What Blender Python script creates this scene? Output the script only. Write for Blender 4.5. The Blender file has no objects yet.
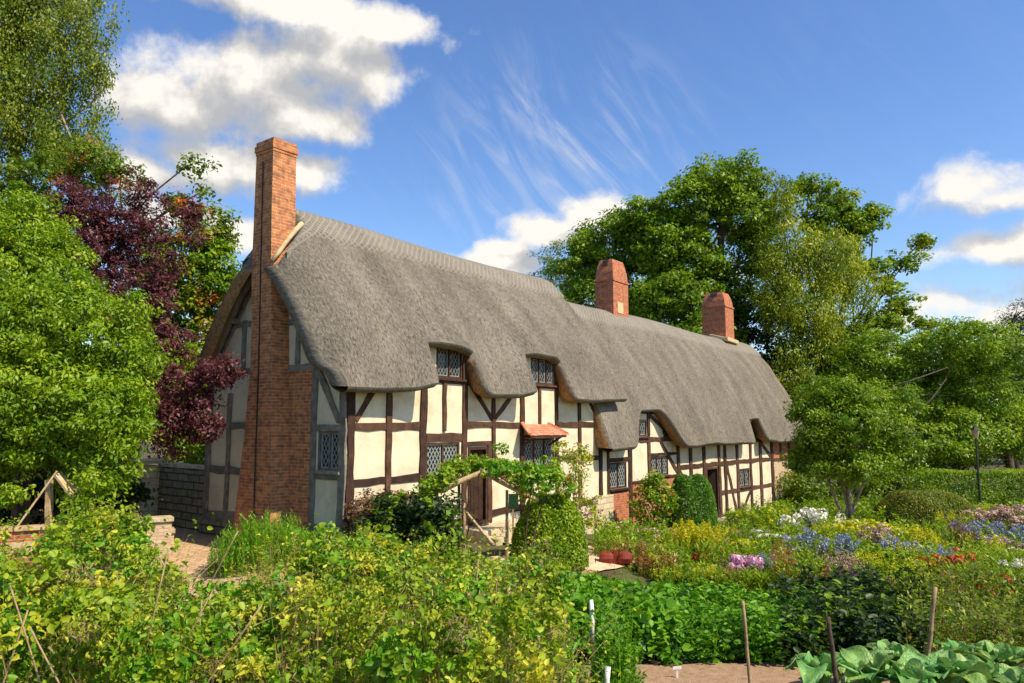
import bpy, math, random
import numpy as np
from mathutils import Vector
rng = np.random.default_rng(7); random.seed(7)
SC = bpy.context.scene; COL = SC.collection

# ------------------------------------------------------------------ frame of reference
ZC = 2.3; PITCH = math.radians(6.6); FPX = 739.0
HC = np.array([-3.34, 15.06]); HA = math.atan2(.795, .607)
hf = np.array([math.cos(HA), math.sin(HA)]); hg = np.array([-hf[1], hf[0]])
def W(s, t, z=0.0):
    p = HC + s*hf + t*hg; return (float(p[0]), float(p[1]), z)
def at(px, py, Y):
    x = (px-512)/FPX; y = (341.5-py)/FPX
    r = (x, math.cos(PITCH)-y*math.sin(PITCH), math.sin(PITCH)+y*math.cos(PITCH))
    k = Y/r[1]; return (r[0]*k, Y, ZC+r[2]*k)
def sm(x): x = np.clip(x, 0, 1); return x*x*(3-2*x)
def gz(x, y):
    x = np.asarray(x, float); y = np.asarray(y, float)
    dx = x-HC[0]; dy = y-HC[1]; s = dx*hf[0]+dy*hf[1]; t = dx*hg[0]+dy*hg[1]
    zs = -.28 - 1.3*sm((s-1)/18)
    zf = -.92 - .5*sm((s-6)/25)
    w = np.maximum(sm((-t-1.2)/4.5), sm((-s-.3)/4)*sm((6.5-t)/3.5))
    return zs*(1-w)+zf*w + .025*np.sin(x*1.3+y*.7)*np.cos(y*1.1)
def gzf(x, y): return float(gz(x, y))

# ------------------------------------------------------------------ materials
def nm(name):
    m = bpy.data.materials.new(name); m.use_nodes = True; nt = m.node_tree
    for n in list(nt.nodes): nt.nodes.remove(n)
    o = nt.nodes.new('ShaderNodeOutputMaterial'); b = nt.nodes.new('ShaderNodeBsdfPrincipled')
    nt.links.new(b.outputs[0], o.inputs[0]); return m, nt, b, o
def N(nt, t, **k):
    n = nt.nodes.new(t)
    for a, v in k.items(): setattr(n, a, v)
    return n
def ramp(nt, stops):
    r = nt.nodes.new('ShaderNodeValToRGB'); e = r.color_ramp.elements
    while len(e) < len(stops): e.new(.5)
    for i, (p, c) in enumerate(stops): e[i].position = p; e[i].color = (*c, 1)
    return r
def noise_mat(name, stops, scale=5, detail=6, rough=.9, bump=.0, bscale=None, aniso=None, coord='Object', spec=.3, dist=.02):
    m, nt, b, o = nm(name); L = nt.links.new
    tc = N(nt, 'ShaderNodeTexCoord'); src = tc.outputs[coord]
    if aniso:
        mp = N(nt, 'ShaderNodeMapping'); mp.inputs['Scale'].default_value = aniso; L(src, mp.inputs[0]); src = mp.outputs[0]
    n = N(nt, 'ShaderNodeTexNoise'); n.inputs['Scale'].default_value = scale; n.inputs['Detail'].default_value = detail
    n.inputs['Roughness'].default_value = .65
    L(src, n.inputs['Vector']); r = ramp(nt, stops); L(n.outputs[0], r.inputs[0]); L(r.outputs[0], b.inputs['Base Color'])
    b.inputs['Roughness'].default_value = rough; b.inputs['Specular IOR Level'].default_value = spec
    if bump:
        n2 = N(nt, 'ShaderNodeTexNoise'); n2.inputs['Scale'].default_value = bscale or scale*3; n2.inputs['Detail'].default_value = 8
        L(src, n2.inputs['Vector']); bp = N(nt, 'ShaderNodeBump'); bp.inputs['Strength'].default_value = bump; bp.inputs['Distance'].default_value = dist
        L(n2.outputs[0], bp.inputs['Height']); L(bp.outputs[0], b.inputs['Normal'])
    return m
def leaf_mat(name, c0, c1, c2, trans=.35, rough=.45):
    m, nt, b, o = nm(name); L = nt.links.new
    a = N(nt, 'ShaderNodeAttribute', attribute_name='rnd'); r = ramp(nt, [(0, c0), (.5, c1), (1, c2)])
    L(a.outputs['Fac'], r.inputs[0]); L(r.outputs[0], b.inputs['Base Color']); b.inputs['Roughness'].default_value = rough
    b.inputs['Specular IOR Level'].default_value = .35
    t = N(nt, 'ShaderNodeBsdfTranslucent'); L(r.outputs[0], t.inputs[0]); mx = N(nt, 'ShaderNodeMixShader'); mx.inputs[0].default_value = trans
    L(b.outputs[0], mx.inputs[1]); L(t.outputs[0], mx.inputs[2]); L(mx.outputs[0], o.inputs[0]); return m

M = {}
M['plaster'] = noise_mat('cream_plaster', [(.3, (.50, .40, .25)), (.5, (.66, .56, .385)), (.75, (.73, .64, .455))], 1.6, 8, .9, .35, 9, dist=.02)
def objvar(m, lo, hi):
    nt = m.node_tree; b = [n for n in nt.nodes if n.type == 'BSDF_PRINCIPLED'][0]; src = b.inputs['Base Color'].links[0].from_socket
    oi = nt.nodes.new('ShaderNodeObjectInfo'); mr_ = nt.nodes.new('ShaderNodeMapRange'); mr_.inputs[3].default_value = lo; mr_.inputs[4].default_value = hi; nt.links.new(oi.outputs['Random'], mr_.inputs[0])
    vm = nt.nodes.new('ShaderNodeVectorMath'); vm.operation = 'SCALE'; nt.links.new(src, vm.inputs[0]); nt.links.new(mr_.outputs[0], vm.inputs['Scale']); nt.links.new(vm.outputs[0], b.inputs['Base Color']); return m
M['oak'] = noise_mat('brown_oak', [(.3, (.035, .016, .009)), (.55, (.085, .038, .02)), (.75, (.15, .075, .04))], 5, 8, .8, .6, 30, (1, 1, 1))
M['oakgrey'] = noise_mat('weathered_grey_oak', [(.3, (.10, .083, .065)), (.55, (.21, .178, .14)), (.75, (.32, .275, .22))], 5, 8, .85, .6, 30)  # greyer, lighter oak, used on the gable timbers
objvar(M['oak'], .45, 1.15); objvar(M['oakgrey'], .8, 1.25)
M['cut'] = noise_mat('cut_reed', [(.3, (.13, .06, .022)), (.5, (.30, .155, .06)), (.75, (.46, .27, .11))], 14, 8, .95, .9, 60, dist=.03)
M['stone'] = noise_mat('buff_stone', [(.3, (.28, .20, .11)), (.5, (.50, .40, .24)), (.75, (.62, .52, .34))], 3, 8, .95, .7, 14, dist=.03)
M['soil'] = noise_mat('ground_soil', [(.3, (.05, .033, .018)), (.5, (.09, .07, .03)), (.75, (.09, .15, .025))], .9, 10, 1, .8, 12, coord='Object', dist=.05)
M['path'] = noise_mat('sandy_path', [(.3, (.50, .33, .18)), (.5, (.64, .45, .27)), (.75, (.72, .55, .36))], 6, 10, 1, .6, 40, dist=.02)
M['dirt'] = noise_mat('bare_earth', [(.3, (.22, .13, .07)), (.5, (.34, .21, .12)), (.75, (.42, .28, .17))], 9, 10, 1, .7, 50, dist=.02)
M['bark'] = noise_mat('tree_bark', [(.3, (.035, .025, .015)), (.5, (.09, .065, .04)), (.75, (.17, .13, .09))], 9, 6, .9, .6, 25)
M['barkpale'] = noise_mat('pale_bark', [(.3, (.14, .10, .06)), (.5, (.30, .22, .14)), (.75, (.45, .36, .25))], 9, 6, .9, .5, 25)
M['stick'] = noise_mat('dry_stick', [(.3, (.17, .10, .05)), (.5, (.33, .21, .11)), (.75, (.50, .36, .21))], 12, 6, .8, .3, 30)
M['darkstick'] = noise_mat('dark_stick', [(.3, (.03, .02, .015)), (.55, (.09, .055, .035)), (.8, (.17, .11, .07))], 12, 6, .8, .4, 30)
M['log'] = noise_mat('rustic_log', [(.3, (.22, .13, .06)), (.5, (.46, .32, .17)), (.75, (.62, .47, .28))], 7, 7, .85, .5, 25)
M['white'] = noise_mat('white_paint', [(.3, (.55, .50, .42)), (.55, (.78, .76, .70)), (.8, (.84, .82, .78))], 14, 6, .6, .2, 30)
M['lead'] = noise_mat('window_lead', [(.3, (.22, .23, .21)), (.7, (.40, .41, .38))], 20, 3, .6)
M['iron'] = noise_mat('dark_iron', [(.3, (.015, .015, .014)), (.7, (.05, .045, .04))], 12, 3, .5)
M['tile'] = noise_mat('terracotta_tile', [(.3, (.42, .13, .06)), (.5, (.58, .22, .12)), (.75, (.66, .34, .22))], 5, 6, .85, .4, 20)
M['terracotta'] = noise_mat('rust_red_clay', [(.3, (.12, .014, .006)), (.5, (.20, .026, .010)), (.75, (.28, .05, .02))], 8, 6, .6, .3, 30)
M['mortar'] = noise_mat('lime_fillet', [(.3, (.45, .33, .16)), (.7, (.62, .50, .30))], 10, 5, .9, .4, 30)
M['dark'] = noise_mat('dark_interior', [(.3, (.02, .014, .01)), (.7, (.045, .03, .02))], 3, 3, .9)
M['lampglass'] = noise_mat('lamp_glass', [(.3, (.35, .25, .13)), (.7, (.5, .38, .2))], 3, 3, .3)
m, nt, b, o = nm('leaded_glass'); b.inputs['Base Color'].default_value = (.035, .045, .04, 1); b.inputs['Roughness'].default_value = .16
n = N(nt, 'ShaderNodeTexNoise'); n.inputs['Scale'].default_value = 7; tc = N(nt, 'ShaderNodeTexCoord'); nt.links.new(tc.outputs['Object'], n.inputs[0])
bp = N(nt, 'ShaderNodeBump'); bp.inputs['Strength'].default_value = .35; bp.inputs['Distance'].default_value = .03; nt.links.new(n.outputs[0], bp.inputs['Height']); nt.links.new(bp.outputs[0], b.inputs['Normal']); M['glass'] = m

def brick_mat(name, c1, c2, mort, bw=.225, bh=.072, ms=.011, dirt=(.05, .03, .025), dirtamt=.5, off=.5):
    m, nt, b, o = nm(name); L = nt.links.new
    uv = N(nt, 'ShaderNodeTexCoord'); mp = N(nt, 'ShaderNodeMapping'); L(uv.outputs['UV'], mp.inputs[0])
    nw = N(nt, 'ShaderNodeTexNoise'); nw.inputs['Scale'].default_value = 2.5; L(mp.outputs[0], nw.inputs['Vector'])
    mxv = N(nt, 'ShaderNodeVectorMath', operation='MULTIPLY_ADD'); mxv.inputs[1].default_value = (.03, .03, 0); L(nw.outputs['Color'], mxv.inputs[0]); L(mp.outputs[0], mxv.inputs[2])
    bt = N(nt, 'ShaderNodeTexBrick'); L(mxv.outputs[0], bt.inputs['Vector'])
    for k, v in (('Scale', 1), ('Mortar Size', ms), ('Brick Width', bw), ('Row Height', bh), ('Bias', -.1), ('Mortar Smooth', .3)): bt.inputs[k].default_value = v
    bt.offset = off
    bt.inputs['Color1'].default_value = (*c1, 1); bt.inputs['Color2'].default_value = (*c2, 1); bt.inputs['Mortar'].default_value = (*mort, 1)
    n = N(nt, 'ShaderNodeTexNoise'); n.inputs['Scale'].default_value = 6.5; n.inputs['Detail'].default_value = 6; L(mp.outputs[0], n.inputs['Vector'])
    r = ramp(nt, [(.42, (0, 0, 0)), (.66, (1, 1, 1))]); L(n.outputs[0], r.inputs[0])
    mu = N(nt, 'ShaderNodeMath', operation='MULTIPLY'); mu.inputs[1].default_value = dirtamt; L(r.outputs[0], mu.inputs[0])
    mx = N(nt, 'ShaderNodeMix', data_type='RGBA'); mx.inputs[7].default_value = (*dirt, 1); L(mu.outputs[0], mx.inputs[0]); L(bt.outputs['Color'], mx.inputs[6]); L(mx.outputs[2], b.inputs['Base Color'])
    b.inputs['Roughness'].default_value = .9
    n3 = N(nt, 'ShaderNodeTexNoise'); n3.inputs['Scale'].default_value = 45; n3.inputs['Detail'].default_value = 4; L(mp.outputs[0], n3.inputs['Vector'])
    sb = N(nt, 'ShaderNodeMath', operation='MULTIPLY_ADD'); sb.inputs[1].default_value = -1.0; L(bt.outputs['Fac'], sb.inputs[0]); 
    m3 = N(nt, 'ShaderNodeMath', operation='MULTIPLY'); m3.inputs[1].default_value = .5; L(n3.outputs[0], m3.inputs[0]); L(m3.outputs[0], sb.inputs[2])
    bp = N(nt, 'ShaderNodeBump'); bp.inputs['Strength'].default_value = .8; bp.inputs['Distance'].default_value = .02; L(sb.outputs[0], bp.inputs['Height']); L(bp.outputs[0], b.inputs['Normal'])
    return m
M['brick'] = brick_mat('old_orange_brick', (.68, .21, .055), (.42, .11, .03), (.50, .35, .20), dirtamt=.55)
M['brickred'] = brick_mat('red_brick', (.60, .16, .05), (.44, .10, .035), (.46, .27, .16), dirtamt=.5)
M['brickpath'] = brick_mat('brick_paving', (.66, .44, .24), (.54, .32, .17), (.42, .3, .18), .23, .11, .012, dirtamt=.25)
M['brickbuff'] = brick_mat('buff_brick', (.62, .45, .27), (.52, .32, .18), (.55, .42, .28), dirtamt=.15)
M['ashlar'] = brick_mat('coursed_stone', (.36, .30, .17), (.24, .21, .11), (.07, .06, .035), .55, .19, .022, (.05, .06, .02), .5)  # stone darkened: shade of the gable-facing sides put into the colour
M['ashlarlit'] = brick_mat('pale_coursed_stone', (.66, .56, .38), (.55, .43, .26), (.42, .32, .19), .38, .17, .012, (.4, .3, .15), .4)  # same stone lightened: sunlight on the front-facing sides put into the colour

def thatch_mat(name, cols, net=False):
    m, nt, b, o = nm(name); L = nt.links.new
    tc = N(nt, 'ShaderNodeTexCoord'); mp = N(nt, 'ShaderNodeMapping'); mp.inputs['Scale'].default_value = (1, .35, 1); L(tc.outputs['UV'], mp.inputs[0])
    n1 = N(nt, 'ShaderNodeTexNoise'); n1.inputs['Scale'].default_value = 26; n1.inputs['Detail'].default_value = 6; n1.inputs['Roughness'].default_value = .75; L(mp.outputs[0], n1.inputs['Vector'])
    n2 = N(nt, 'ShaderNodeTexNoise'); n2.inputs['Scale'].default_value = 1.3; n2.inputs['Detail'].default_value = 7; L(mp.outputs[0], n2.inputs['Vector'])
    n4 = N(nt, 'ShaderNodeTexNoise'); n4.inputs['Scale'].default_value = 55; n4.inputs['Detail'].default_value = 3; L(tc.outputs['UV'], n4.inputs['Vector'])
    a = N(nt, 'ShaderNodeMath', operation='MULTIPLY_ADD'); a.inputs[1].default_value = .62; L(n1.outputs[0], a.inputs[0])
    a2 = N(nt, 'ShaderNodeMath', operation='MULTIPLY'); a2.inputs[1].default_value = .26; L(n2.outputs[0], a2.inputs[0]); L(a2.outputs[0], a.inputs[2])
    a3 = N(nt, 'ShaderNodeMath', operation='MULTIPLY_ADD'); a3.inputs[1].default_value = .2; L(n4.outputs[0], a3.inputs[0]); L(a.outputs[0], a3.inputs[2])
    r = ramp(nt, cols); L(a3.outputs[0], r.inputs[0]); col = r.outputs[0]; h = a3.outputs[0]
    if net:
        sx = N(nt, 'ShaderNodeSeparateXYZ'); L(tc.outputs['UV'], sx.inputs[0]); outs = []
        for sg in (1, -1):
            ad = N(nt, 'ShaderNodeMath', operation='MULTIPLY_ADD'); ad.inputs[1].default_value = sg; L(sx.outputs[0], ad.inputs[0]); L(sx.outputs[1], ad.inputs[2])
            md = N(nt, 'ShaderNodeMath', operation='PINGPONG'); md.inputs[1].default_value = .095; L(ad.outputs[0], md.inputs[0])
            lt = N(nt, 'ShaderNodeMath', operation='LESS_THAN'); lt.inputs[1].default_value = .028; L(md.outputs[0], lt.inputs[0]); outs.append(lt)
        mxx = N(nt, 'ShaderNodeMath', operation='MAXIMUM'); L(outs[0].outputs[0], mxx.inputs[0]); L(outs[1].outputs[0], mxx.inputs[1])
        mx = N(nt, 'ShaderNodeMix', data_type='RGBA'); mx.inputs[7].default_value = (.30, .265, .21, 1)
        ff = N(nt, 'ShaderNodeMath', operation='MULTIPLY'); ff.inputs[1].default_value = .7; L(mxx.outputs[0], ff.inputs[0]); L(ff.outputs[0], mx.inputs[0]); L(col, mx.inputs[6]); col = mx.outputs[2]
        ah = N(nt, 'ShaderNodeMath', operation='MULTIPLY_ADD'); ah.inputs[1].default_value = .4; L(mxx.outputs[0], ah.inputs[0]); L(h, ah.inputs[2]); h = ah.outputs[0]
    L(col, b.inputs['Base Color']); b.inputs['Roughness'].default_value = 1; b.inputs['Specular IOR Level'].default_value = .1
    bp = N(nt, 'ShaderNodeBump'); bp.inputs['Strength'].default_value = 1; bp.inputs['Distance'].default_value = .032; L(h, bp.inputs['Height']); L(bp.outputs[0], b.inputs['Normal'])
    return m
M['thatch'] = thatch_mat('grey_thatch', [(.36, (.045, .039, .031)), (.52, (.150, .128, .098)), (.68, (.30, .26, .203))])
M['ridge'] = thatch_mat('ridge_thatch', [(.36, (.055, .047, .036)), (.52, (.165, .145, .112)), (.68, (.31, .275, .218))], True)

LM = {  # leaf materials: three natural tints each
 'lime': ((.12, .22, .006), (.25, .38, .010), (.46, .52, .03)),
 'green': ((.08, .17, .005), (.18, .31, .008), (.33, .45, .015)),
 'mid': ((.06, .12, .006), (.14, .23, .009), (.27, .34, .016)),
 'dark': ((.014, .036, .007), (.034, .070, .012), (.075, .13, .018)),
 'birch': ((.08, .12, .008), (.19, .25, .014), (.38, .40, .035)),
 'gold': ((.36, .42, .01), (.58, .55, .03), (.74, .66, .08)),
 'pale': ((.13, .19, .06), (.21, .28, .09), (.32, .38, .14)),
 'willow': ((.16, .22, .008), (.32, .38, .012), (.52, .52, .03)),
 'plum': ((.06, .016, .020), (.14, .038, .044), (.30, .12, .11)),
 'autumn': ((.10, .15, .008), (.24, .28, .015), (.50, .28, .02)),
 'bean': ((.12, .20, .010), (.32, .40, .018), (.70, .64, .06)),
 'straw': ((.20, .14, .05), (.38, .28, .10), (.55, .45, .20)),
 'lush': ((.055, .17, .006), (.13, .33, .010), (.28, .50, .025)),
 'cabbage': ((.10, .19, .09), (.18, .31, .13), (.36, .48, .18)),
 'yellow': ((.38, .40, .01), (.62, .58, .015), (.78, .68, .03)),
 'rosemary': ((.10, .25, .010), (.20, .42, .015), (.36, .56, .03)),
 'brown': ((.12, .06, .028), (.26, .14, .065), (.42, .25, .12)),
 'reed': ((.10, .085, .065), (.20, .175, .135), (.46, .40, .28)),
 'box': ((.055, .15, .010), (.11, .25, .013), (.19, .35, .025)),
 'mound': ((.12, .17, .015), (.22, .27, .025), (.36, .28, .05)),
 'orange': ((.50, .07, .01), (.62, .14, .015), (.70, .25, .03)),
 'red': ((.42, .02, .015), (.60, .05, .03), (.68, .12, .05)),
 'pink': ((.60, .16, .32), (.72, .34, .50), (.82, .62, .70)),
 'dusty': ((.42, .22, .18), (.52, .32, .26), (.62, .42, .33)),
 'whitef': ((.66, .62, .40), (.80, .78, .62), (.84, .83, .76)),
 'blue': ((.16, .16, .36), (.27, .28, .50), (.42, .42, .62)),
 'purple': ((.10, .03, .14), (.18, .06, .22), (.28, .12, .32)),
 'rust': ((.30, .10, .03), (.42, .20, .05), (.50, .34, .10)),
 'teal': ((.03, .09, .03), (.06, .16, .045), (.14, .26, .08)),
}
for k, v in LM.items():
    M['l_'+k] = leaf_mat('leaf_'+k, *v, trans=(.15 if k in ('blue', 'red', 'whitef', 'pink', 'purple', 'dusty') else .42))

# ------------------------------------------------------------------ object helpers
def tag(o, label=None, cat=None, group=None, kind=None):
    if label: o['label'] = label
    if cat: o['category'] = cat
    if group: o['group'] = group
    if kind: o['kind'] = kind
    return o
def empty(name, loc, rz=0, **k):
    o = bpy.data.objects.new(name, None); COL.objects.link(o); o.location = loc; o.rotation_euler = (0, 0, rz); o.empty_display_size = .2
    return tag(o, **k)
class MB:
    def __init__(s): s.v = []; s.f = []; s.mi = []
    def add(s, vs, fs, mi=0):
        n = len(s.v); s.v += [tuple(map(float, v)) for v in vs]; s.f += [tuple(i+n for i in f) for f in fs]; s.mi += [mi]*len(fs)
    def box(s, x0, x1, y0, y1, z0, z1, mi=0):
        s.add([(x0,y0,z0),(x1,y0,z0),(x1,y1,z0),(x0,y1,z0),(x0,y0,z1),(x1,y0,z1),(x1,y1,z1),(x0,y1,z1)],
              [(0,3,2,1),(4,5,6,7),(0,1,5,4),(1,2,6,5),(2,3,7,6),(3,0,4,7)], mi)
    def bar(s, a, b_, w, d, up=(0, 0, 1), seg=1, jit=0, mi=0):
        a = Vector(a); b_ = Vector(b_); ax = (b_-a).normalized(); u = Vector(up)
        if abs(ax.dot(u)) > .95: u = Vector((1, 0, 0)) if abs(ax.x) < .8 else Vector((0, 1, 0))
        r = ax.cross(u).normalized(); u = r.cross(ax).normalized(); vs = []; fs = []
        for i in range(seg+1):
            p = a.lerp(b_, i/seg); ww = w*(1+random.uniform(-jit, jit)); off = r*random.uniform(-jit, jit)*w*.6; ww2 = d*(1+random.uniform(-jit, jit)*.3)
            for sx, sy in ((-1,-1),(1,-1),(1,1),(-1,1)): vs.append(p+off+r*sx*ww/2+u*sy*ww2/2)
        for i in range(seg):
            k = i*4
            for j in range(4): fs.append((k+j, k+(j+1)%4, k+4+(j+1)%4, k+4+j))
        fs += [(3,2,1,0), tuple(seg*4+j for j in range(4))]; s.add(vs, fs, mi)
    def tube(s, pts, rad, n=6, mi=0):
        pts = [Vector(p) for p in pts]; vs = []; fs = []; r0 = None
        for i, p in enumerate(pts):
            ax = (pts[min(i+1, len(pts)-1)]-pts[max(i-1, 0)]).normalized()
            if r0 is None: r0 = ax.orthogonal().normalized()
            r0 = (r0-ax*r0.dot(ax)).normalized(); q = ax.cross(r0); rr = rad[i] if hasattr(rad, '__len__') else rad
            for j in range(n): an = 2*math.pi*j/n; vs.append(p+(r0*math.cos(an)+q*math.sin(an))*rr)
        for i in range(len(pts)-1):
            for j in range(n): fs.append((i*n+j, i*n+(j+1)%n, (i+1)*n+(j+1)%n, (i+1)*n+j))
        fs += [tuple(range(n))[::-1], tuple((len(pts)-1)*n+j for j in range(n))]; s.add(vs, fs, mi)
    def build(s, name, mats, parent=None, smooth=False, bevel=0):
        if not isinstance(mats, (list, tuple)): mats = [mats]
        me = bpy.data.meshes.new(name); me.from_pydata(s.v, [], s.f)
        for m_ in mats: me.materials.append(m_)
        me.polygons.foreach_set('material_index', s.mi); me.polygons.foreach_set('use_smooth', [smooth]*len(s.f))
        uv = me.uv_layers.new(name='UVMap'); vv = me.vertices
        for p in me.polygons:
            nx, ny, nz = map(abs, p.normal)
            for li in p.loop_indices:
                c = vv[me.loops[li].vertex_index].co
                uv.data[li].uv = (c.x, c.y) if (nz > nx and nz > ny) else ((c.y+.37, c.z) if nx > ny else (c.x, c.z))
        o = bpy.data.objects.new(name, me); COL.objects.link(o)
        if parent: o.parent = parent
        if bevel:
            bv = o.modifiers.new('bevel', 'BEVEL'); bv.width = bevel; bv.segments = 2; bv.limit_method = 'ANGLE'
        return o

# ---------------- leaves (numpy): each leaf is a folded rhombus
def unit(a): return a/np.maximum(np.linalg.norm(a, axis=-1, keepdims=True), 1e-9)
class LB:
    def __init__(s): s.parts = []
    def add(s, P, A, Nn, L, Wd, R, mi=0):
        n = len(P)
        if n: s.parts.append((P, unit(A), Nn, np.broadcast_to(L, (n,)), np.broadcast_to(Wd, (n,)), np.broadcast_to(R, (n,)), np.full(n, mi)))
    def build(s, name, mats, parent=None, hq=False):
        if not isinstance(mats, (list, tuple)): mats = [mats]
        P, A, Nn, L, Wd, R, MI = [np.concatenate([p[i] for p in s.parts]) for i in range(7)]
        C_ = unit(np.cross(A, Nn)); Nn = unit(np.cross(C_, A)); L = L[:, None]; Wd = Wd[:, None]
        n = len(P); me = bpy.data.meshes.new(name)
        off = np.array(parent.location) if parent is not None else np.zeros(3)
        if not hq:
            v = np.empty((n, 4, 3)); v[:, 0] = P-A*L*.5; v[:, 2] = P+A*L*.5-Nn*L*.06
            v[:, 1] = P-A*L*.06+C_*Wd*.5+Nn*Wd*.16; v[:, 3] = P-A*L*.06-C_*Wd*.5+Nn*Wd*.16
            nf = n; idx = np.arange(4*n, dtype=np.int32)
        else:   # rounder leaf: two halves folded along the midrib, tip drooping
            tw = (rng.random((n, 1))-.5)*.5; v = np.empty((n, 6, 3)); v[:, 0] = P-A*L*.5; v[:, 3] = P+A*L*.5-Nn*np.minimum(L, Wd*2.5)*.16
            v[:, 1] = P-A*L*.24+C_*Wd*.46+Nn*Wd*(.16+tw*.4); v[:, 2] = P+A*L*.16+C_*Wd*.40+Nn*Wd*(.10+tw*.3)
            v[:, 5] = P-A*L*.24-C_*Wd*.46+Nn*Wd*(.16-tw*.4); v[:, 4] = P+A*L*.16-C_*Wd*.40+Nn*Wd*(.10-tw*.3)
            nf = 2*n; idx = (np.arange(n)[:, None]*6+np.array([0, 1, 2, 3, 0, 3, 4, 5])).astype(np.int32).ravel(); MI = np.repeat(MI, 2); R = np.repeat(R, 2)
        me.vertices.add(v.shape[0]*v.shape[1]); me.loops.add(4*nf); me.polygons.add(nf)
        me.vertices.foreach_set('co', (v.reshape(-1, 3)-off).astype(np.float32).ravel())
        me.loops.foreach_set('vertex_index', idx)
        me.polygons.foreach_set('loop_start', np.arange(0, 4*nf, 4, dtype=np.int32))
        me.polygons.foreach_set('material_index', MI.astype(np.int32))
        at_ = me.attributes.new('rnd', 'FLOAT', 'FACE'); at_.data.foreach_set('value', np.clip(R, 0, 1).astype(np.float32))
        for m_ in mats: me.materials.append(m_)
        me.update(calc_edges=True)
        o = bpy.data.objects.new(name, me); COL.objects.link(o)
        if parent is not None: o.parent = parent
        return o
def rdir(n): return unit(rng.normal(size=(n, 3)))

def crown(lb, lobes, nclump, per, leaf, crad, mi=0, droop=.25, shell=.62, asp=.55, cz=.6, up=.6, tint=.5, zmin=None):
    """clumps of leaves spread over the outer volume of ellipsoid lobes"""
    lobes = np.array(lobes, float); vol = (lobes[:, 3]*lobes[:, 4]*lobes[:, 5])**.7; idx = rng.choice(len(lobes), nclump, p=vol/vol.sum())
    d = rdir(nclump); rr = (shell+(1.04-shell)*rng.random(nclump)**.8)*(1+.16*rng.normal(size=nclump)*.6)
    C_ = lobes[idx, :3]+d*lobes[idx, 3:6]*rr[:, None]
    if zmin is not None:
        k = C_[:, 2] > zmin; C_ = C_[k]; d = d[k]; nclump = len(C_)
    cnt = np.maximum(4, (per*rng.uniform(.5, 1.5, nclump)).astype(int)); ci = np.repeat(np.arange(nclump), cnt); n = len(ci)
    rad = crad*rng.uniform(.6, 1.35, nclump); q = rdir(n)*(rng.random(n)**.5)[:, None]
    q = q*rad[ci][:, None]*np.array([1, 1, cz]); P = C_[ci]+q
    Nn = unit(d[ci]*.55+np.array([0, 0, up])+rdir(n)*.75)
    A = unit(unit(np.cross(rdir(n), Nn))+np.array([0, 0, -droop])*1.2+unit(q)*.4)
    sz = leaf*rng.uniform(.65, 1.35, n); R = tint*rng.random(nclump)[ci]+(1-tint)*rng.random(n)
    lb.add(P, A, Nn, sz, sz*asp, R, mi); return C_
def limb(mb, a, b_, r0, r1, bend=.12, n=6, seg=5, mi=0):
    a = Vector(a); b_ = Vector(b_); L = (b_-a).length; w = Vector(rng.normal(size=3))*bend*L; pts = []; rd = []
    for i in range(seg+1):
        u = i/seg; pts.append(a.lerp(b_, u)+w*(math.sin(u*math.pi)*.5)+Vector((0, 0, -1))*0); rd.append(r0+(r1-r0)*u)
    mb.tube(pts, rd, n, mi); return pts
def tree(name, label, base, lobes, nclump, per, leaf, crad, mat, r0=.25, fork=None, bark='bark', cat='tree', extra=None, nbr=60, **k):
    b3 = (base[0], base[1], gzf(base[0], base[1])-.1); root = empty(name, b3, label=label, cat=cat)
    lb = LB(); cl = crown(lb, lobes, nclump, per, leaf, crad, 0, **k)
    mats = [M[mat]]
    if extra:
        for j, (em, frac, fleaf, lob2) in enumerate(extra):
            crown(lb, lob2 or lobes, int(nclump*frac), per, fleaf, crad, j+1, **k); mats.append(M[em])
    lb.build('crown', mats, root)
    tb = MB(); off = Vector(b3); lo = np.array(lobes, float)
    top = Vector(fork) if fork else Vector((base[0], base[1], lo[:, 2].mean()))
    rel = lambda p: Vector(p)-off
    limb(tb, (0, 0, 0), rel(top), r0, r0*.6, .04, 8)
    ends = []
    for L_ in lo:
        e = Vector(L_[:3]); st = Vector(b3).lerp(top, random.uniform(.6, 1)); limb(tb, rel(st), rel(e), r0*.3, r0*.11, .1, 6); ends.append(e)
    for c in cl[rng.choice(len(cl), min(nbr, len(cl)), replace=False)]:
        e = min(ends, key=lambda q: (q-Vector(c)).length); limb(tb, rel(e), rel(c), r0*.13, r0*.03, .12, 4, 3)
    tb.build('trunk', M[bark], root, smooth=True); return root
def lobe(px, py, Y, wpx, hpx, dY=None):
    p = at(px, py, Y); sx = wpx*Y/FPX; sz = hpx*Y/FPX; return (*p, sx, dY or sx, sz)
def bush(name, label, lobes, n, per, leaf, crad, mat, cat='shrub', extra=None, stems=8, bark='bark', mats2=None, **k):
    lo = np.array(lobes, float); bx, by = lo[:, 0].mean(), lo[:, 1].mean(); b3 = (bx, by, gzf(bx, by)-.03)
    root = empty(name, b3, label=label, cat=cat); lb = LB(); k.setdefault('shell', .45); cl = crown(lb, lobes, n, per, leaf, crad, 0, zmin=b3[2], **k)
    mats = [M[mat]]
    for j, (pn, em, cnt, sz) in enumerate(extra or []):
        crown(lb, [(*L_[:3], *(np.array(L_[3:])*1.03)) for L_ in lo], cnt, 10, sz, sz*1.1, j+1, shell=.93, asp=.85, cz=1, tint=.3, zmin=b3[2]+.2); mats.append(M[em])
    lb.build('foliage', mats, root)
    tb = MB(); 
    for c in cl[rng.choice(len(cl), min(stems, len(cl)), replace=False)]:
        limb(tb, (rng.normal()*.06, rng.normal()*.06, 0), Vector(c)-Vector(b3), .02, .006, .1, 5, 4)
    tb.build('stem', M[bark], root, smooth=True); return root
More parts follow.
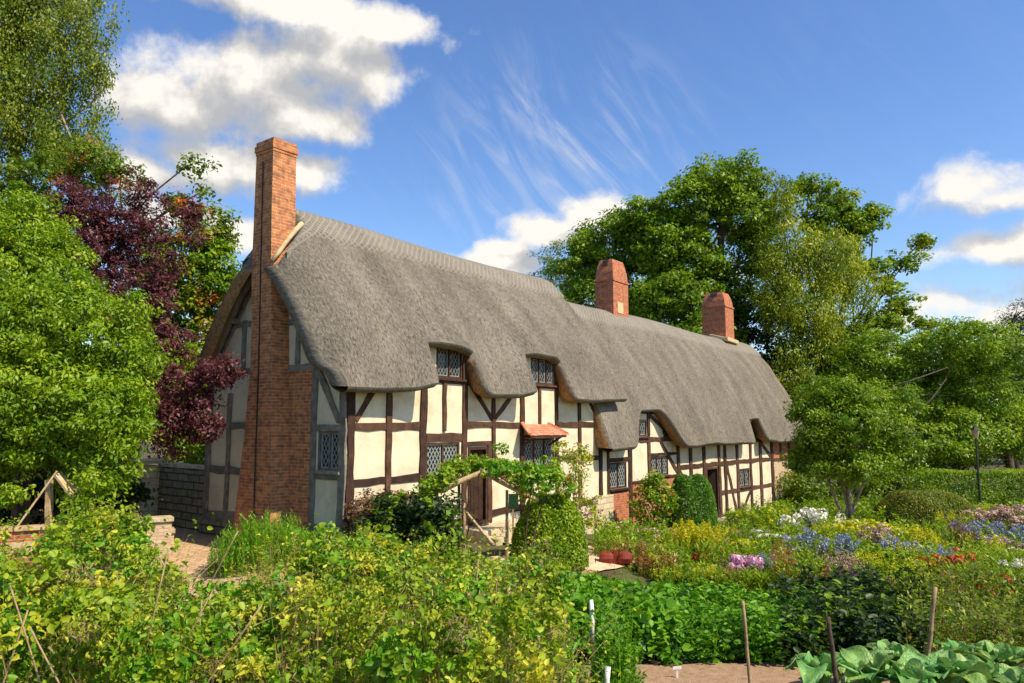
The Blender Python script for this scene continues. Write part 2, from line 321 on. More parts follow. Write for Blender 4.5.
def stems(lb, X, Y, H, nleaf, leaf, mi=0, smi=1, asp=.45, lean=.15, leafup=.3, r=.006, frac0=.1, tint=.5, spread=.1, zb=None, petiole=1.0, rough=.6):
    """upright stalks with leaves along them; returns tips"""
    n = len(X); Z = gz(X, Y) if zb is None else zb; B = np.stack([X, Y, Z], 1); T = B.copy(); T[:, 2] += H; T[:, :2] += rng.normal(size=(n, 2))*lean*H[:, None]
    # stalks as thin ribbons
    mid = (B+T)/2; ax = T-B; L = np.linalg.norm(ax, axis=1)
    for k in range(2): lb.add(mid, ax, rdir(n), L, np.full(n, r*2.2), rng.random(n), smi)
    u = frac0+(1-frac0)*rng.random((n, nleaf)); m = n*nleaf; ii = np.repeat(np.arange(n), nleaf); u = u.ravel()
    P = B[ii]+(T-B)[ii]*u[:, None]; an = rng.random(m)*2*math.pi; out = np.stack([np.cos(an), np.sin(an), np.zeros(m)], 1)
    P = P+out*(spread*rng.random(m)*petiole)[:, None]+rdir(m)*.02
    A = out+np.array([0, 0, 1])*(leafup+rng.normal(size=m)*.35)[:, None]
    Nn = unit(np.array([0, 0, 1.])+rdir(m)*rough); sz = leaf*rng.uniform(.55, 1.35, m)
    lb.add(P, A, Nn, sz, sz*asp, tint*rng.random(n)[ii]+(1-tint)*rng.random(m), mi); return T
def heads(lb, T, rad, npet, psz, mi=0, flat=1.0, zs=0):
    n = len(T); ii = np.repeat(np.arange(n), npet); d = rdir(n*npet); d[:, 2] = np.abs(d[:, 2])*(1 if flat < 1 else 1)*np.sign(rng.random(n*npet)-(.1 if flat < 1 else .5))
    P = T[ii]+d*rad*np.array([1, 1, flat]); P[:, 2] += zs
    sz = psz*rng.uniform(.7, 1.3, n*npet); lb.add(P, np.cross(d, rdir(n*npet)), d, sz, sz*.8, .4*rng.random(n)[ii]+.6*rng.random(n*npet), mi)
def spikes(lb, T, length, rad, npet, psz, mi=0):
    n = len(T); ii = np.repeat(np.arange(n), npet); u = rng.random(n*npet); an = rng.random(n*npet)*6.283
    out = np.stack([np.cos(an), np.sin(an), np.full(n*npet, .6)], 1); P = T[ii]+out*(rad*(1.05-u))[:, None]; P[:, 2] += u*length-length*.5
    sz = psz*rng.uniform(.6, 1.3, n*npet); lb.add(P, out, rdir(n*npet)+out, sz, sz*.5, .4*rng.random(n)[ii]+.6*rng.random(n*npet), mi)

# ------------------------------------------------------------------ camera, light, sky
cam = bpy.data.cameras.new('camera'); co = bpy.data.objects.new('camera', cam); COL.objects.link(co); SC.camera = co
co.location = (0, 0, ZC); co.rotation_euler = (math.pi/2+PITCH, 0, 0); cam.sensor_width = 36; cam.lens = FPX/1024*36; cam.clip_end = 3000; cam.clip_start = .05
SUN = Vector((.85, -.527, 0)).normalized()*math.cos(math.radians(45)); SUN.z = math.sin(math.radians(50))
sl = bpy.data.lights.new('sun', 'SUN'); sl.energy = 3.75; sl.angle = math.radians(.6); sl.color = (1, .90, .72)
so = bpy.data.objects.new('sun', sl); COL.objects.link(so); so.rotation_euler = SUN.to_track_quat('Z', 'Y').to_euler()
w = bpy.data.worlds.new('World'); SC.world = w; w.use_nodes = True; nt = w.node_tree; L = nt.links.new
for n in list(nt.nodes): nt.nodes.remove(n)
wo = N(nt, 'ShaderNodeOutputWorld'); bg = N(nt, 'ShaderNodeBackground'); L(bg.outputs[0], wo.inputs[0]); bg.inputs[1].default_value = .15
sky = N(nt, 'ShaderNodeTexSky', sky_type='NISHITA'); sky.sun_disc = False; sky.sun_elevation = math.radians(50); sky.sun_rotation = math.atan2(.85, -.527); sky.air_density = 1.0; sky.dust_density = .4; sky.ozone_density = 2.0
hs = N(nt, 'ShaderNodeHueSaturation'); hs.inputs['Saturation'].default_value = 1.2; hs.inputs['Value'].default_value = .76; hs.inputs['Hue'].default_value = .508; L(sky.outputs[0], hs.inputs['Color'])
tc = N(nt, 'ShaderNodeTexCoord'); sp = N(nt, 'ShaderNodeSeparateXYZ'); L(tc.outputs['Generated'], sp.inputs[0])
def mth(op, a, b_=None, c=None):
    n = N(nt, 'ShaderNodeMath', operation=op)
    for i, v in enumerate((a, b_, c)):
        if v is None: continue
        if isinstance(v, (int, float)): n.inputs[i].default_value = v
        else: L(v, n.inputs[i])
    return n.outputs[0]
az = mth('ARCTAN2', sp.outputs[0], sp.outputs[1]); el = mth('ARCSINE', sp.outputs[2])
cv = N(nt, 'ShaderNodeCombineXYZ'); L(az, cv.inputs[0]); L(el, cv.inputs[1])
def azel(px, py):
    p = Vector(at(px, py, 10))-Vector((0, 0, ZC)); return math.atan2(p.x, p.y), math.asin(p.normalized().z)
blobs = [(300,10,170,28),(200,-25,120,40),(255,85,105,62),(330,55,90,45),(190,110,80,40),(300,120,70,30),(385,25,70,30),
         (215,165,85,34),(305,172,52,26),(150,175,50,26),(185,215,60,22),(240,235,30,22),
         (545,232,52,22),(590,215,40,24),(505,250,40,16),(500,262,60,16),
         (955,192,105,36,.25),(1010,198,80,26,.3),(985,250,95,30,.3),(1040,240,70,34,.2),(950,302,110,36,.25),(1010,318,100,34,.25),(905,318,70,24,.3),
         (760,270,60,20,.3)]
# the sky goes on beyond the frame
blobs += [(1250,120,140,50),(1400,260,160,50),(-250,150,160,60),(-420,40,140,60),(-160,300,120,30)]
GR = bpy.data.node_groups.new('cloud_density', 'ShaderNodeTree'); GR.interface.new_socket('V', in_out='INPUT', socket_type='NodeSocketVector'); GR.interface.new_socket('D', in_out='OUTPUT', socket_type='NodeSocketFloat')
main_nt = nt; nt = GR; L = nt.links.new
gi = N(nt, 'NodeGroupInput'); go = N(nt, 'NodeGroupOutput'); sg_ = N(nt, 'ShaderNodeSeparateXYZ'); L(gi.outputs[0], sg_.inputs[0]); gaz, gel = sg_.outputs[0], sg_.outputs[1]; cov = None
for px, py, rx, ry, *wt in blobs:
    a, e = azel(px, py); a2, _ = azel(px+rx*.5, py); a1, _ = azel(px-rx*.5, py); _, e2 = azel(px, py-ry*.5); _, e1 = azel(px, py+ry*.5)
    dx = mth('MULTIPLY', mth('SUBTRACT', gaz, a), 1/abs(a2-a1)); dy = mth('MULTIPLY', mth('SUBTRACT', gel, e), 1/abs(e2-e1))
    v = mth('SUBTRACT', 1.0, mth('SQRT', mth('ADD', mth('MULTIPLY', dx, dx), mth('MULTIPLY', dy, dy))))
    if wt: v = mth('SUBTRACT', v, wt[0])
    cov = v if cov is None else mth('SMOOTH_MAX', cov, v, .3)
n1 = N(nt, 'ShaderNodeTexNoise'); n1.inputs['Scale'].default_value = 8.5; n1.inputs['Detail'].default_value = 11; n1.inputs['Roughness'].default_value = .60; n1.inputs['Distortion'].default_value = .1; L(gi.outputs[0], n1.inputs['Vector'])
L(mth('ADD', cov, mth('MULTIPLY', mth('SUBTRACT', n1.outputs[0], .5), 2.6)), go.inputs[0])
nt = main_nt; L = nt.links.new
def dens(vec):
    g_ = N(nt, 'ShaderNodeGroup'); g_.node_tree = GR; L(vec, g_.inputs[0]); return g_.outputs[0]
d = dens(cv.outputs[0])
mr = N(nt, 'ShaderNodeMapRange', interpolation_type='SMOOTHSTEP'); mr.inputs[1].default_value = -.12; mr.inputs[2].default_value = .50; L(d, mr.inputs[0])
o2 = N(nt, 'ShaderNodeVectorMath', operation='ADD'); o2.inputs[1].default_value = (.022, .04, 0); L(cv.outputs[0], o2.inputs[0]); d2 = dens(o2.outputs[0])
# cirrus wisps: stretched noise
vr = N(nt, 'ShaderNodeVectorRotate'); vr.rotation_type = 'Z_AXIS'; vr.inputs['Angle'].default_value = math.radians(52); L(cv.outputs[0], vr.inputs['Vector'])
mp = N(nt, 'ShaderNodeMapping'); mp.inputs['Scale'].default_value = (3.0, 13, 1); L(vr.outputs[0], mp.inputs[0])
n2 = N(nt, 'ShaderNodeTexNoise'); n2.inputs['Scale'].default_value = 1.6; n2.inputs['Detail'].default_value = 8; n2.inputs['Roughness'].default_value = .6; n2.inputs['Distortion'].default_value = 1.6; L(mp.outputs[0], n2.inputs['Vector'])
ca, ce = azel(560, 160); ddx = mth('MULTIPLY', mth('SUBTRACT', az, ca), 1/.22); ddy = mth('MULTIPLY', mth('SUBTRACT', el, ce), 1/.17)
cm = mth('SUBTRACT', 1.0, mth('ADD', mth('MULTIPLY', ddx, ddx), mth('MULTIPLY', ddy, ddy)))
mr2 = N(nt, 'ShaderNodeMapRange', interpolation_type='SMOOTHSTEP'); mr2.inputs[1].default_value = .40; mr2.inputs[2].default_value = .82; mr2.inputs[4].default_value = 1.0; L(n2.outputs[0], mr2.inputs[0])
ci = mth('MULTIPLY', mr2.outputs[0], mth('ADD', mth('MAXIMUM', cm, 0.0), .05))
sh_ = mth('ADD', mth('MULTIPLY', mth('SUBTRACT', d, d2), 1.3), mth('MULTIPLY', mth('SUBTRACT', .55, d), .55))
cr = ramp(nt, [(.05, (1.9, 1.95, 2.05)), (.38, (2.5, 2.45, 2.4)), (.80, (3.9, 3.7, 3.4))]); L(mth('ADD', sh_, .3), cr.inputs[0])
mx = N(nt, 'ShaderNodeMix', data_type='RGBA'); L(mth('MINIMUM', mth('ADD', mr.outputs[0], mth('MULTIPLY', ci, .42)), 1.0), mx.inputs[0]); L(hs.outputs[0], mx.inputs[6]); L(cr.outputs[0], mx.inputs[7]); L(mx.outputs[2], bg.inputs[0])
vs = SC.view_settings; vs.view_transform = 'Standard'; vs.look = 'None'; vs.gamma = 1; vs.exposure = .82; vs.use_curve_mapping = False
SC.cycles.max_bounces = 6; SC.cycles.transparent_max_bounces = 4; SC.cycles.transmission_bounces = 3; SC.cycles.diffuse_bounces = 4

# ------------------------------------------------------------------ ground and paths
def grid_ground():
    xs = np.concatenate([-np.geomspace(400, 26, 14), np.linspace(-25, 40, 120), np.geomspace(42, 500, 14)])
    ys = np.concatenate([-np.geomspace(100, 5, 6), np.linspace(-4, 60, 120), np.geomspace(63, 900, 16)])
    X, Y = np.meshgrid(xs, ys, indexing='ij'); Z = gz(X, Y); v = np.stack([X, Y, Z], -1).reshape(-1, 3); ny = len(ys)
    mb = MB(); fs = [(i*ny+j, (i+1)*ny+j, (i+1)*ny+j+1, i*ny+j+1) for i in range(len(xs)-1) for j in range(ny-1)]
    mb.add(v.tolist(), fs); o = mb.build('ground', M['soil'], smooth=True); tag(o, 'brown garden soil with patches of grass', 'ground', kind='structure')
grid_ground()
def path(name, label, pts, width, mat, dz=.012):
    mb = MB(); pts = [np.array(p[:2], float) for p in pts]; dens = []
    for a, b_ in zip(pts[:-1], pts[1:]):
        n = max(2, int(np.linalg.norm(b_-a)/.3)); dens += [a+(b_-a)*k/n for k in range(n)]
    dens.append(pts[-1]); vs = []; K = 8
    for i, p in enumerate(dens):
        t_ = dens[min(i+1, len(dens)-1)]-dens[max(i-1, 0)]; t_ = t_/np.linalg.norm(t_); q = np.array([-t_[1], t_[0]])
        ww = width*(1+.05*math.sin(i*1.7))
        for k in range(K+1):
            c = p+q*(k/K-.5)*ww; vs.append((c[0], c[1], gzf(*c)+dz))
    fs = [(i*(K+1)+k, i*(K+1)+k+1, (i+1)*(K+1)+k+1, (i+1)*(K+1)+k) for i in range(len(dens)-1) for k in range(K)]
    mb.add(vs, fs); o = mb.build(name, mat, smooth=True); return tag(o, label, 'path', kind='structure')
path('brick_path', 'buff brick path sloping past the gable end', [W(-.2, 9.5), W(-.4, 6), W(-1.0, 3.2), W(-1.7, 1.2), W(-2.2, -.8), W(-1.6, -2.5)], 1.7, M['brickpath'], .03)
path('garden_path', 'sandy path along the front of the cottage', [W(-1.6, -2.5), W(2, -2.9), W(7, -3.2), W(12, -2.6), W(20, -2.2), W(29, -2.2)], 1.5, M['path'], .045)
path('door_path', 'sandy path up to the front door', [W(4.3, -.3), W(4.2, -3)], 1.3, M['path'], .06)
path('garden_path', 'bare earth path between the vegetable beds', [(-1, 9.7), (1.5, 9.75), (4.5, 10.0), (9, 10.4), (14, 11)], 1.3, M['dirt'], .03)

# ------------------------------------------------------------------ the cottage
house = empty('thatched_cottage', W(0, 0, 0), HA, label='long half-timbered thatched cottage with cream walls and three brick chimneys', cat='cottage')
WT = .14
def wall(name, s0, s1, z0, z1, holes, mat, along='s', at_=0.0, tops=None):
    """flat wall with real openings; holes = (a0,a1,z0,z1)"""
    cs = sorted({s0, s1, *[h[0] for h in holes], *[h[1] for h in holes], *([q for T in (tops or []) for q in T[:2]])})
    zs = sorted({z0, z1, *[h[2] for h in holes], *[h[3] for h in holes], *([T[2] for T in (tops or [])])}); mb = MB()
    def P(a, d, z): return (a, at_+d, z) if along == 's' else (at_+d, a, z)
    for a, b_ in zip(cs[:-1], cs[1:]):
        for c, d in zip(zs[:-1], zs[1:]):
            m_ = (a+b_)/2; k = (c+d)/2
            if any(h[0] < m_ < h[1] and h[2] < k < h[3] for h in holes): continue
            if k > z1 and not any(T[0] < m_ < T[1] and k < T[2] for T in (tops or [])): continue
            mb.add([P(a, 0, c), P(b_, 0, c), P(b_, 0, d), P(a, 0, d)], [(0, 1, 2, 3)])
            mb.add([P(a, WT, c), P(b_, WT, c), P(b_, WT, d), P(a, WT, d)], [(3, 2, 1, 0)])
    for a, b_, c, d in holes:
        for q in ([P(a,0,c),P(a,WT,c),P(a,WT,d),P(a,0,d)], [P(b_,0,c),P(b_,0,d),P(b_,WT,d),P(b_,WT,c)], [P(a,0,c),P(b_,0,c),P(b_,WT,c),P(a,WT,c)], [P(a,0,d),P(a,WT,d),P(b_,WT,d),P(b_,0,d)]):
            mb.add(q, [(0, 1, 2, 3)])
    return mb.build(name, mat, house)
W_ = dict(dorm1=(2.6, 3.52, 3.44, 4.2), dorm2=(6.35, 7.5, 3.47, 4.22), win1=(2.28, 3.44, 1.14, 1.94), win2=(5.98, 7.48, 1.22, 1.99))
DOOR1 = (3.74, 4.47, .02, 1.82)
wall('front_wall', 0, 10.05, -.1, 3.55, [*W_.values(), DOOR1], M['plaster'], tops=[(2.0, 3.66, 4.25), (5.75, 7.6, 4.25)])
W2 = dict(wL=(10.5, 11.62, .36, 1.18), w2=(13.35, 14.7, .62, 1.28), win=(21.65, 22.85, -.28, .5), notch=(22.2, 23.9, 1.75, 2.55), arch=(12.1, 13.1, 1.98, 2.55))
DOOR2 = (18.05, 19.2, -1.2, .70)
wall('front_wall', 10.05, 30, -1.75, 2.05, [*W2.values(), DOOR2], M['plaster'], tops=[(11.6, 14.3, 2.75), (21.6, 23.7, 2.75)])
GW = (.17, .90, 1.40, 2.22)
wall('gable_wall', .0, 5.2, -.1, 3.6, [GW], M['plaster'], along='t', at_=.0)
mb = MB()   # the gable triangle, following the underside of the thatch
pr = [(.02, 3.6), (5.18, 3.6), (4.6, 4.45), (3.9, 5.35), (3.1, 6.1), (2.6, 6.5), (2.1, 6.1), (1.3, 5.35), (.6, 4.45)]
mb.add([(.0, t_, z_) for t_, z_ in pr]+[(WT, t_, z_) for t_, z_ in pr], [tuple(range(9))[::-1], tuple(range(9, 18))]); mb.build('gable_wall', M['plaster'], house)
mb = MB(); mb.box(0, 10.05, 5.06, 5.2, -.3, 3.6); mb.build('rear_wall', M['plaster'], house)
mb = MB(); mb.box(10.05, 30, 5.06, 5.2, -1.9, 2.1); mb.build('rear_wall', M['plaster'], house)
mb = MB(); mb.box(29.85, 29.98, .02, 5.2, -1.9, 1.9); mb.add([(29.7, .3, 1.9), (29.7, 4.9, 1.9), (29.7, 2.6, 6.0)], [(0, 1, 2)]); mb.build('gable_wall', M['plaster'], house)
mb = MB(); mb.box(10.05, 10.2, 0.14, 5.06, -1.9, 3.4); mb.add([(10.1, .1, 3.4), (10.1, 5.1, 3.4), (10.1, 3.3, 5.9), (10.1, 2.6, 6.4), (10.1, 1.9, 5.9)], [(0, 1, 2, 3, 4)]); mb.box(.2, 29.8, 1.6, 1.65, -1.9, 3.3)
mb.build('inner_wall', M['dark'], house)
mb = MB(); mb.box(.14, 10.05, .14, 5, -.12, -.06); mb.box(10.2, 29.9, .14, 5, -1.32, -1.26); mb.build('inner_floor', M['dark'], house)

# ---- thatch
PM = np.array([(2.6, 7.36), (2.3, 7.17), (2.05, 6.92), (1.5, 6.42), (.92, 5.72), (.4, 4.97), (-.03, 4.27), (-.35, 3.70), (-.62, 3.14)])
PW = np.array([(2.6, 6.78), (2.3, 6.6), (2.0, 6.3), (1.3, 5.5), (.6, 4.45), (.05, 3.4), (-.3, 2.6), (-.62, 1.68)])
def pt(prof, z): return np.interp(z, prof[::-1, 1], prof[::-1, 0])
def sstep(a, b_, x): return float(sm((x-a)/(b_-a)))
def lip_main(s):
    z = 3.14+.02*math.sin(s*1.3)
    a = sstep(1.86, 1.94, s)*(1-sstep(3.63, 3.73, s)); b_ = sstep(5.64, 5.72, s)*(1-sstep(7.53, 7.63, s))
    return z+.97*max(a, b_)-.05*a+.03*sstep(8, 10, s)
def lip_wing(s):
    z = 1.68+.03*math.sin(s*1.1)
    a = sstep(11.0, 12.3, s)**1.2*(1-sstep(13.3, 15.2, s)); b_ = sstep(22.0, 22.25, s)*(1-sstep(23.5, 23.72, s))
    return z+1.12*a+.98*b_
def drop_main(s, z):
    x = (s+.48)/.85; return .95*max(0, 1-x)**1.6*sstep(3.2, 4.8, z) if x < 1 else 0.
def drop_none(s, z): return 0.
def hsh(s, z, k): return math.sin(s*2.1+k)*math.sin(z*2.7+k*2)*.6+math.sin(s*.9+z*1.3+k)*.7+math.sin(s*5.3-z*1.7+k)*.25
def thatch(name, prof, s0, s1, lip, drop, bulge, step, zback, seed, send=None):
    S = np.arange(s0, s1+step/2, step); NR = 40; mb = MB(); TH = .52; zr = prof[0, 1]
    n = len(S); uvs = {}
    def surf(s, z, side, u=None):
        t_ = pt(prof, z); q = z-drop(s, z)-.0; out = .035*hsh(s, z, seed)*min(1, (zr-z)/1.2)
        out += bulge(s, z) if side > 0 else 0
        e = max(0, 1-(s-s0)/.35) if drop is drop_main else 0
        q += .05*math.sin(s*.55+seed)*sstep(zr-2.5, zr, z)
        if drop is drop_main and s < .3: s = s+(.3-s)*.75*sstep(6.72, 7.0, z)
        tt = t_-out*.8; return (s, tt if side > 0 else 5.2-tt, q+out*.5)
    for side in (1, -1):
        rows = []; edge = []
        for i, s in enumerate(S):
            zl = lip(s) if side > 0 else zback
            se = s if send is None or s < send[0] else None
            zz = [zr+(zl-zr)*(j/NR) for j in range(NR+1)]
            rows.append([surf(s, z, side) for z in zz]); edge.append((s, zl))
        v = []; f_ = []
        for r in rows: v += r
        for i in range(n-1):
            for j in range(NR):
                a = i*(NR+1)+j; q = (a, a+1, a+NR+2, a+NR+1); f_.append(q if side > 0 else q[::-1])
        base = len(mb.v); mb.add(v, f_, 0)
        # rounded lip (front edge -> under edge)
        prof_l = [(0, 0), (.02, .05), (.10, .10), (.26, .10), (.42, .04), (TH, -.03)]
        ev = []
        for i in range(n):
            i0, i1 = max(i-1, 0), min(i+1, n-1); ds = edge[i1][0]-edge[i0][0]; dz = edge[i1][1]-edge[i0][1]; l_ = math.hypot(ds, dz); ns, nz_ = (dz/l_, -ds/l_)
            p = rows[i][NR]
            for dt, dn in prof_l: ev.append((p[0]+ns*dn*.8, p[1]+(dt if side > 0 else -dt), p[2]+nz_*dn))
        K = len(prof_l); ff = []
        for i in range(n-1):
            for k in range(K-1):
                a = i*K+k; q = (a, a+1, a+K+1, a+K); ff.append(q if side > 0 else q[::-1])
        mb.add(ev, ff, 1); mb.mi[-len(ff):] = [0 if (x % (K-1)) < 2 else 1 for x in range(len(ff))]
        # underside
        uv_ = []; fu = []
        for i in range(n):
            for j in range(NR+1):
                p = rows[i][j]; tt = p[1]+(TH if side > 0 else -TH); tt = min(tt, 2.6) if side > 0 else max(tt, 2.6)
                zz = p[2] if abs(tt-2.6) > 1e-6 else min(p[2], p[2]); uv_.append((p[0], tt, min(zz, zr-.55)-.03 if j < NR else p[2]+.03))
        for i in range(n-1):
            for j in range(NR):
                a = i*(NR+1)+j; q = (a+NR+1, a+NR+2, a+1, a); fu.append(q if side > 0 else q[::-1])
        mb.add(uv_, fu, 1)
        # verge ends
        for i, sg in ((0, -1), (n-1, 1)):
            vv = []; fv = []
            for j in range(NR+1):
                p = rows[i][j]; q = uv_[i*(NR+1)+j]
                for w_, o_ in ((0, 0), (.15, .06), (.5, .09), (.85, .05), (1, 0)):
                    vv.append((p[0]+sg*o_, p[1]+(q[1]-p[1])*w_, p[2]+(q[2]-p[2])*w_))
            for j in range(NR):
                for k in range(4):
                    a = j*5+k; q = (a, a+1, a+6, a+5); fv.append(q if sg*side < 0 else q[::-1])
            mb.add(vv, fv, 1); mb.mi[-len(fv):] = [0 if (side > 0 and x % 4 < 3 and drop is drop_main) or x % 4 == 0 else 1 for x in range(len(fv))]
    o = mb.build(name, [M['thatch'], M['cut']], house, smooth=True)
    me = o.data; uv = me.uv_layers[0].data
    for p in me.polygons:
        if p.material_index == 0:
            for li in p.loop_indices:
                c = me.vertices[me.loops[li].vertex_index].co; uv[li].uv = (c.x, c.z*1.25)
    LBs = LB(); nst = int((s1-s0)*520); P3 = []; A3 = []; N3 = []
    for _ in range(nst):
        ss = random.uniform(s0+.05, s1-.05); zl = lip(ss); z = zr-.5+(zl+.02-zr+.5)*random.random()**.8; a_ = Vector(surf(ss, z, 1)); b__ = Vector(surf(ss, z-.08, 1)); dn = (b__-a_).normalized(); nn = Vector((0, -dn.z, dn.y)); nn = nn if nn.z > 0 else -nn
        P3.append(a_+nn*.012); A3.append(dn+Vector((random.gauss(0, .35), 0, 0))+nn*random.uniform(.0, .22)); N3.append(nn+Vector((random.gauss(0, .5), 0, 0)))
    ln = rng.uniform(.06, .22, nst); LBs.add(np.array(P3), np.array(A3), np.array(N3), ln, rng.uniform(.006, .012, nst), rng.random(nst)); so_ = LBs.build('straw', M['l_reed'], o); tag(so_, kind='stuff')
    # ridge cap: a thicker band over the ridge
    mc = MB(); vv = []; ns = 0; prs = []
    S2 = np.arange(s0+.15, s1+.01, .1)
    for s in S2:
        edge_z = .78+.03*math.sin(s*7)
        for side in (1, -1):
            seq = [k/10 for k in range(10, -1, -1)] if side > 0 else [k/10 for k in range(1, 11)]
            for u in seq:
                z = zr-edge_z*u; x, t_, q = surf(s, z, side); nrm = .085 if u < 1 else -.02
                nrm *= 1-.0*u; dirt = -1 if side > 0 else 1
                vv.append((x, t_+dirt*nrm*.75*min(1, u*4), q+nrm*.75))
    K = 21; ff = [(i*K+k, (i+1)*K+k, (i+1)*K+k+1, i*K+k+1) for i in range(len(S2)-1) for k in range(K-1)]
    mc.add(vv, ff); c = mc.build('ridge_cap', M['ridge'], o, smooth=True); me = c.data; uv = me.uv_layers[0].data
    for p in me.polygons:
        for li in p.loop_indices:
            q = me.vertices[me.loops[li].vertex_index].co; uv[li].uv = (q.x, q.z*1.25)
    return o
def bul_main(s, z):
    b_ = 0
    for c in (2.65, 6.5): b_ += .36*math.exp(-((s-c)/1.05)**4)*math.exp(-max(0, (z-4.1))/.9)
    return b_-.06
def bul_wing(s, z): return .20*math.exp(-((s-12.9)/1.2)**2)*math.exp(-max(0, (z-2.7))/.8)+.10*math.exp(-((s-22.8)/.8)**2)*math.exp(-max(0, (z-2.6))/.8) + .05*math.sin(s*1.9)*sstep(6.5, 4, z)
r1 = thatch('thatch_roof', PM, -.46, 10.7, lip_main, drop_main, bul_main, .035, 3.5, 1.0)
r2 = thatch('thatch_roof', PW, 9.68, 30.1, lip_wing, drop_none, bul_wing, .06, 1.75, 4.0)
tag(r1, 'taller weathered grey thatch over the near half of the cottage'); tag(r2, 'lower weathered grey thatch over the far wing')

# ---- brick masses: chimneys
mb = MB()
zz = [-.4, .6, 2.0, 3.54, 4.6, 5.7, 7.2, 8.48]; tr = [1.76, 1.80, 1.88, 1.97, 2.04, 2.11, 2.17, 2.19]; tl = [3.20, 3.08, 2.90, 2.76, 2.78, 2.84, 2.84, 2.84]
fb = [0, 0, 0, 0, .05, .14, .16, .14]; ff_ = [-.50, -.47, -.46, -.46, -.46, -.47, -.47, -.47]
vs = []
for z, a, b_, c, d in zip(zz, tr, tl, fb, ff_): vs += [(d, a, z), (c-.002, a, z), (c-.002, b_, z), (d, b_, z)]
fs = [(i*4+j, i*4+(j+1)%4, i*4+4+(j+1)%4, i*4+4+j) for i in range(len(zz)-1) for j in range(4)]+[(28, 29, 30, 31)]
mb.add(vs, fs); ch = mb.build('chimney', M['brick'], house); tag(ch, 'tall orange brick chimney stack rising up the gable end')
mb = MB(); mb.box(-.485, .155, 2.175, 2.855, 8.482, 8.55); mb.box(-.505, .175, 2.155, 2.875, 8.552, 8.70); mb.box(-.48, .15, 2.18, 2.85, 8.702, 8.80); mb.build('chimney_cap', M['brick'], ch, bevel=.008)
mb = MB(); mb.bar((-.495, 2.36, 0.2), (-.48, 2.42, 3.6), .022, .02, seg=8, jit=.3); mb.bar((-.48, 2.42, 3.6), (-.485, 2.55, 8.3), .022, .02, seg=12, jit=.3); mb.build('lightning_rod', M['iron'], ch)
mb = MB(); pp = [(-.50, 5.80), (-.36, 6.02), (-.2, 6.28), (-.02, 6.55), (.16, 6.78)]
mb.tube([(q[0], 2.03-.03*k, q[1]+.12) for k, q in enumerate(pp)], [.04, .055, .05, .06, .05], 8)
mb.build('lime_flashing', M['mortar'], ch, smooth=True)
def stack(name, s0, s1, t0, t1, z0, z1, z2, lab):
    mb = MB(); mb.box(s0, s1, t0, t1, z0, z1); o = mb.build('chimney', M['brickred'], house, bevel=.01); tag(o, lab)
    mb = MB(); mb.box(s0-.035, s1+.035, t0-.035, t1+.035, z1+.002, z1+.08); mb.build('brick_band', M['brickred'], o)
    sx, sy = (s0+s1)/2, (t0+t1)/2; a, b_ = (s1-s0)/2, (t1-t0)/2; mb = MB(); vs = []
    for k, q in ((0, .99), (.40, .93), (.75, .82), (1, .70)):
        z = z1+.08+(z2-z1-.08)*k; vs += [(sx-a*q, sy-b_*q, z), (sx+a*q, sy-b_*q, z), (sx+a*q, sy+b_*q, z), (sx-a*q, sy+b_*q, z)]
    fs = [(i*4+j, i*4+(j+1)%4, i*4+4+(j+1)%4, i*4+4+j) for i in range(3) for j in range(4)]+[(12, 13, 14, 15)]
    mb.add(vs, fs); mb.build('chimney_top', M['brickred'], o, bevel=.01)
    mb = MB(); mb.add([(sx-a*.90-.03, sy-b_*.3, z1+.45*(z2-z1)+.2), (sx-a*.72-.03, sy-b_*.3, z2-.02), (sx-a*.72-.03, sy+b_*.3, z2-.02), (sx-a*.90-.03, sy+b_*.3, z1+.45*(z2-z1)+.2)], [(0, 1, 2, 3)])
    mb.box(sx-a*.66, sx-a*.1, sy-b_*.35, sy+b_*.35, z2, z2+.06); mb.build('flue_opening', M['dark'], o)
    mb = MB(); mb.bar((s0-.04, t0-.03, z0+.0), (s1+.04, t0-.03, z0+.0), .16, .14); 
    return o, mb
o, _ = stack('chimney', 14.85, 16.05, 2.2, 3.02, 5.6, 7.95, 8.85, 'broad red brick chimney nearest the middle of the roof')
mb = MB(); mb.box(15.15, 15.6, 2.185, 2.21, 6.72, 7.15); mb.build('plaster_patch', M['mortar'], o)
o, _ = stack('chimney', 26.2, 27.35, 2.15, 3.4, 5.6, 8.4, 9.2, 'red brick chimney at the far end of the roof')
mb = MB(); mb.bar((26.0, 2.08, 6.72), (27.5, 2.08, 6.66), .2, .2); mb.bar((26.12, 2.1, 6.7), (26.12, 3.0, 6.95), .14, .2); mb.build('lime_flashing', M['mortar'], o, bevel=.03)

# ---- brick and stone infill
def slab(name, mat, s0, s1, z0, z1, t0=-.014, t1=.0, lab=None):
    mb = MB(); mb.box(s0, s1, t0, t1+.001, z0, z1); o = mb.build(name, mat, house)
    if lab: tag(o, lab)
slab('brick_infill', M['brickred'], 10.5, 11.75, -.66, .28); slab('brick_infill', M['brickred'], 11.95, 13.1, -.9, .45); slab('brick_infill', M['brickred'], 13.25, 15.4, -.95, .52)
slab('brick_infill', M['brickred'], 26.1, 30.04, .75, 1.9); slab('brick_infill', M['brickbuff'], 26.1, 30.04, -1.6, .72)
mb = MB(); mb.box(-.022, .001, 1.10, 1.99, -.3, 3.56); mb.build('brick_infill', M['brick'], house)
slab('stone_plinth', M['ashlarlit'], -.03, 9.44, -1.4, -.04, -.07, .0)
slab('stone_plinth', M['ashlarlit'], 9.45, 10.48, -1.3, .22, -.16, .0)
slab('stone_plinth', M['ashlarlit'], 10.48, 17.5, -1.9, -.93, -.12, .0)
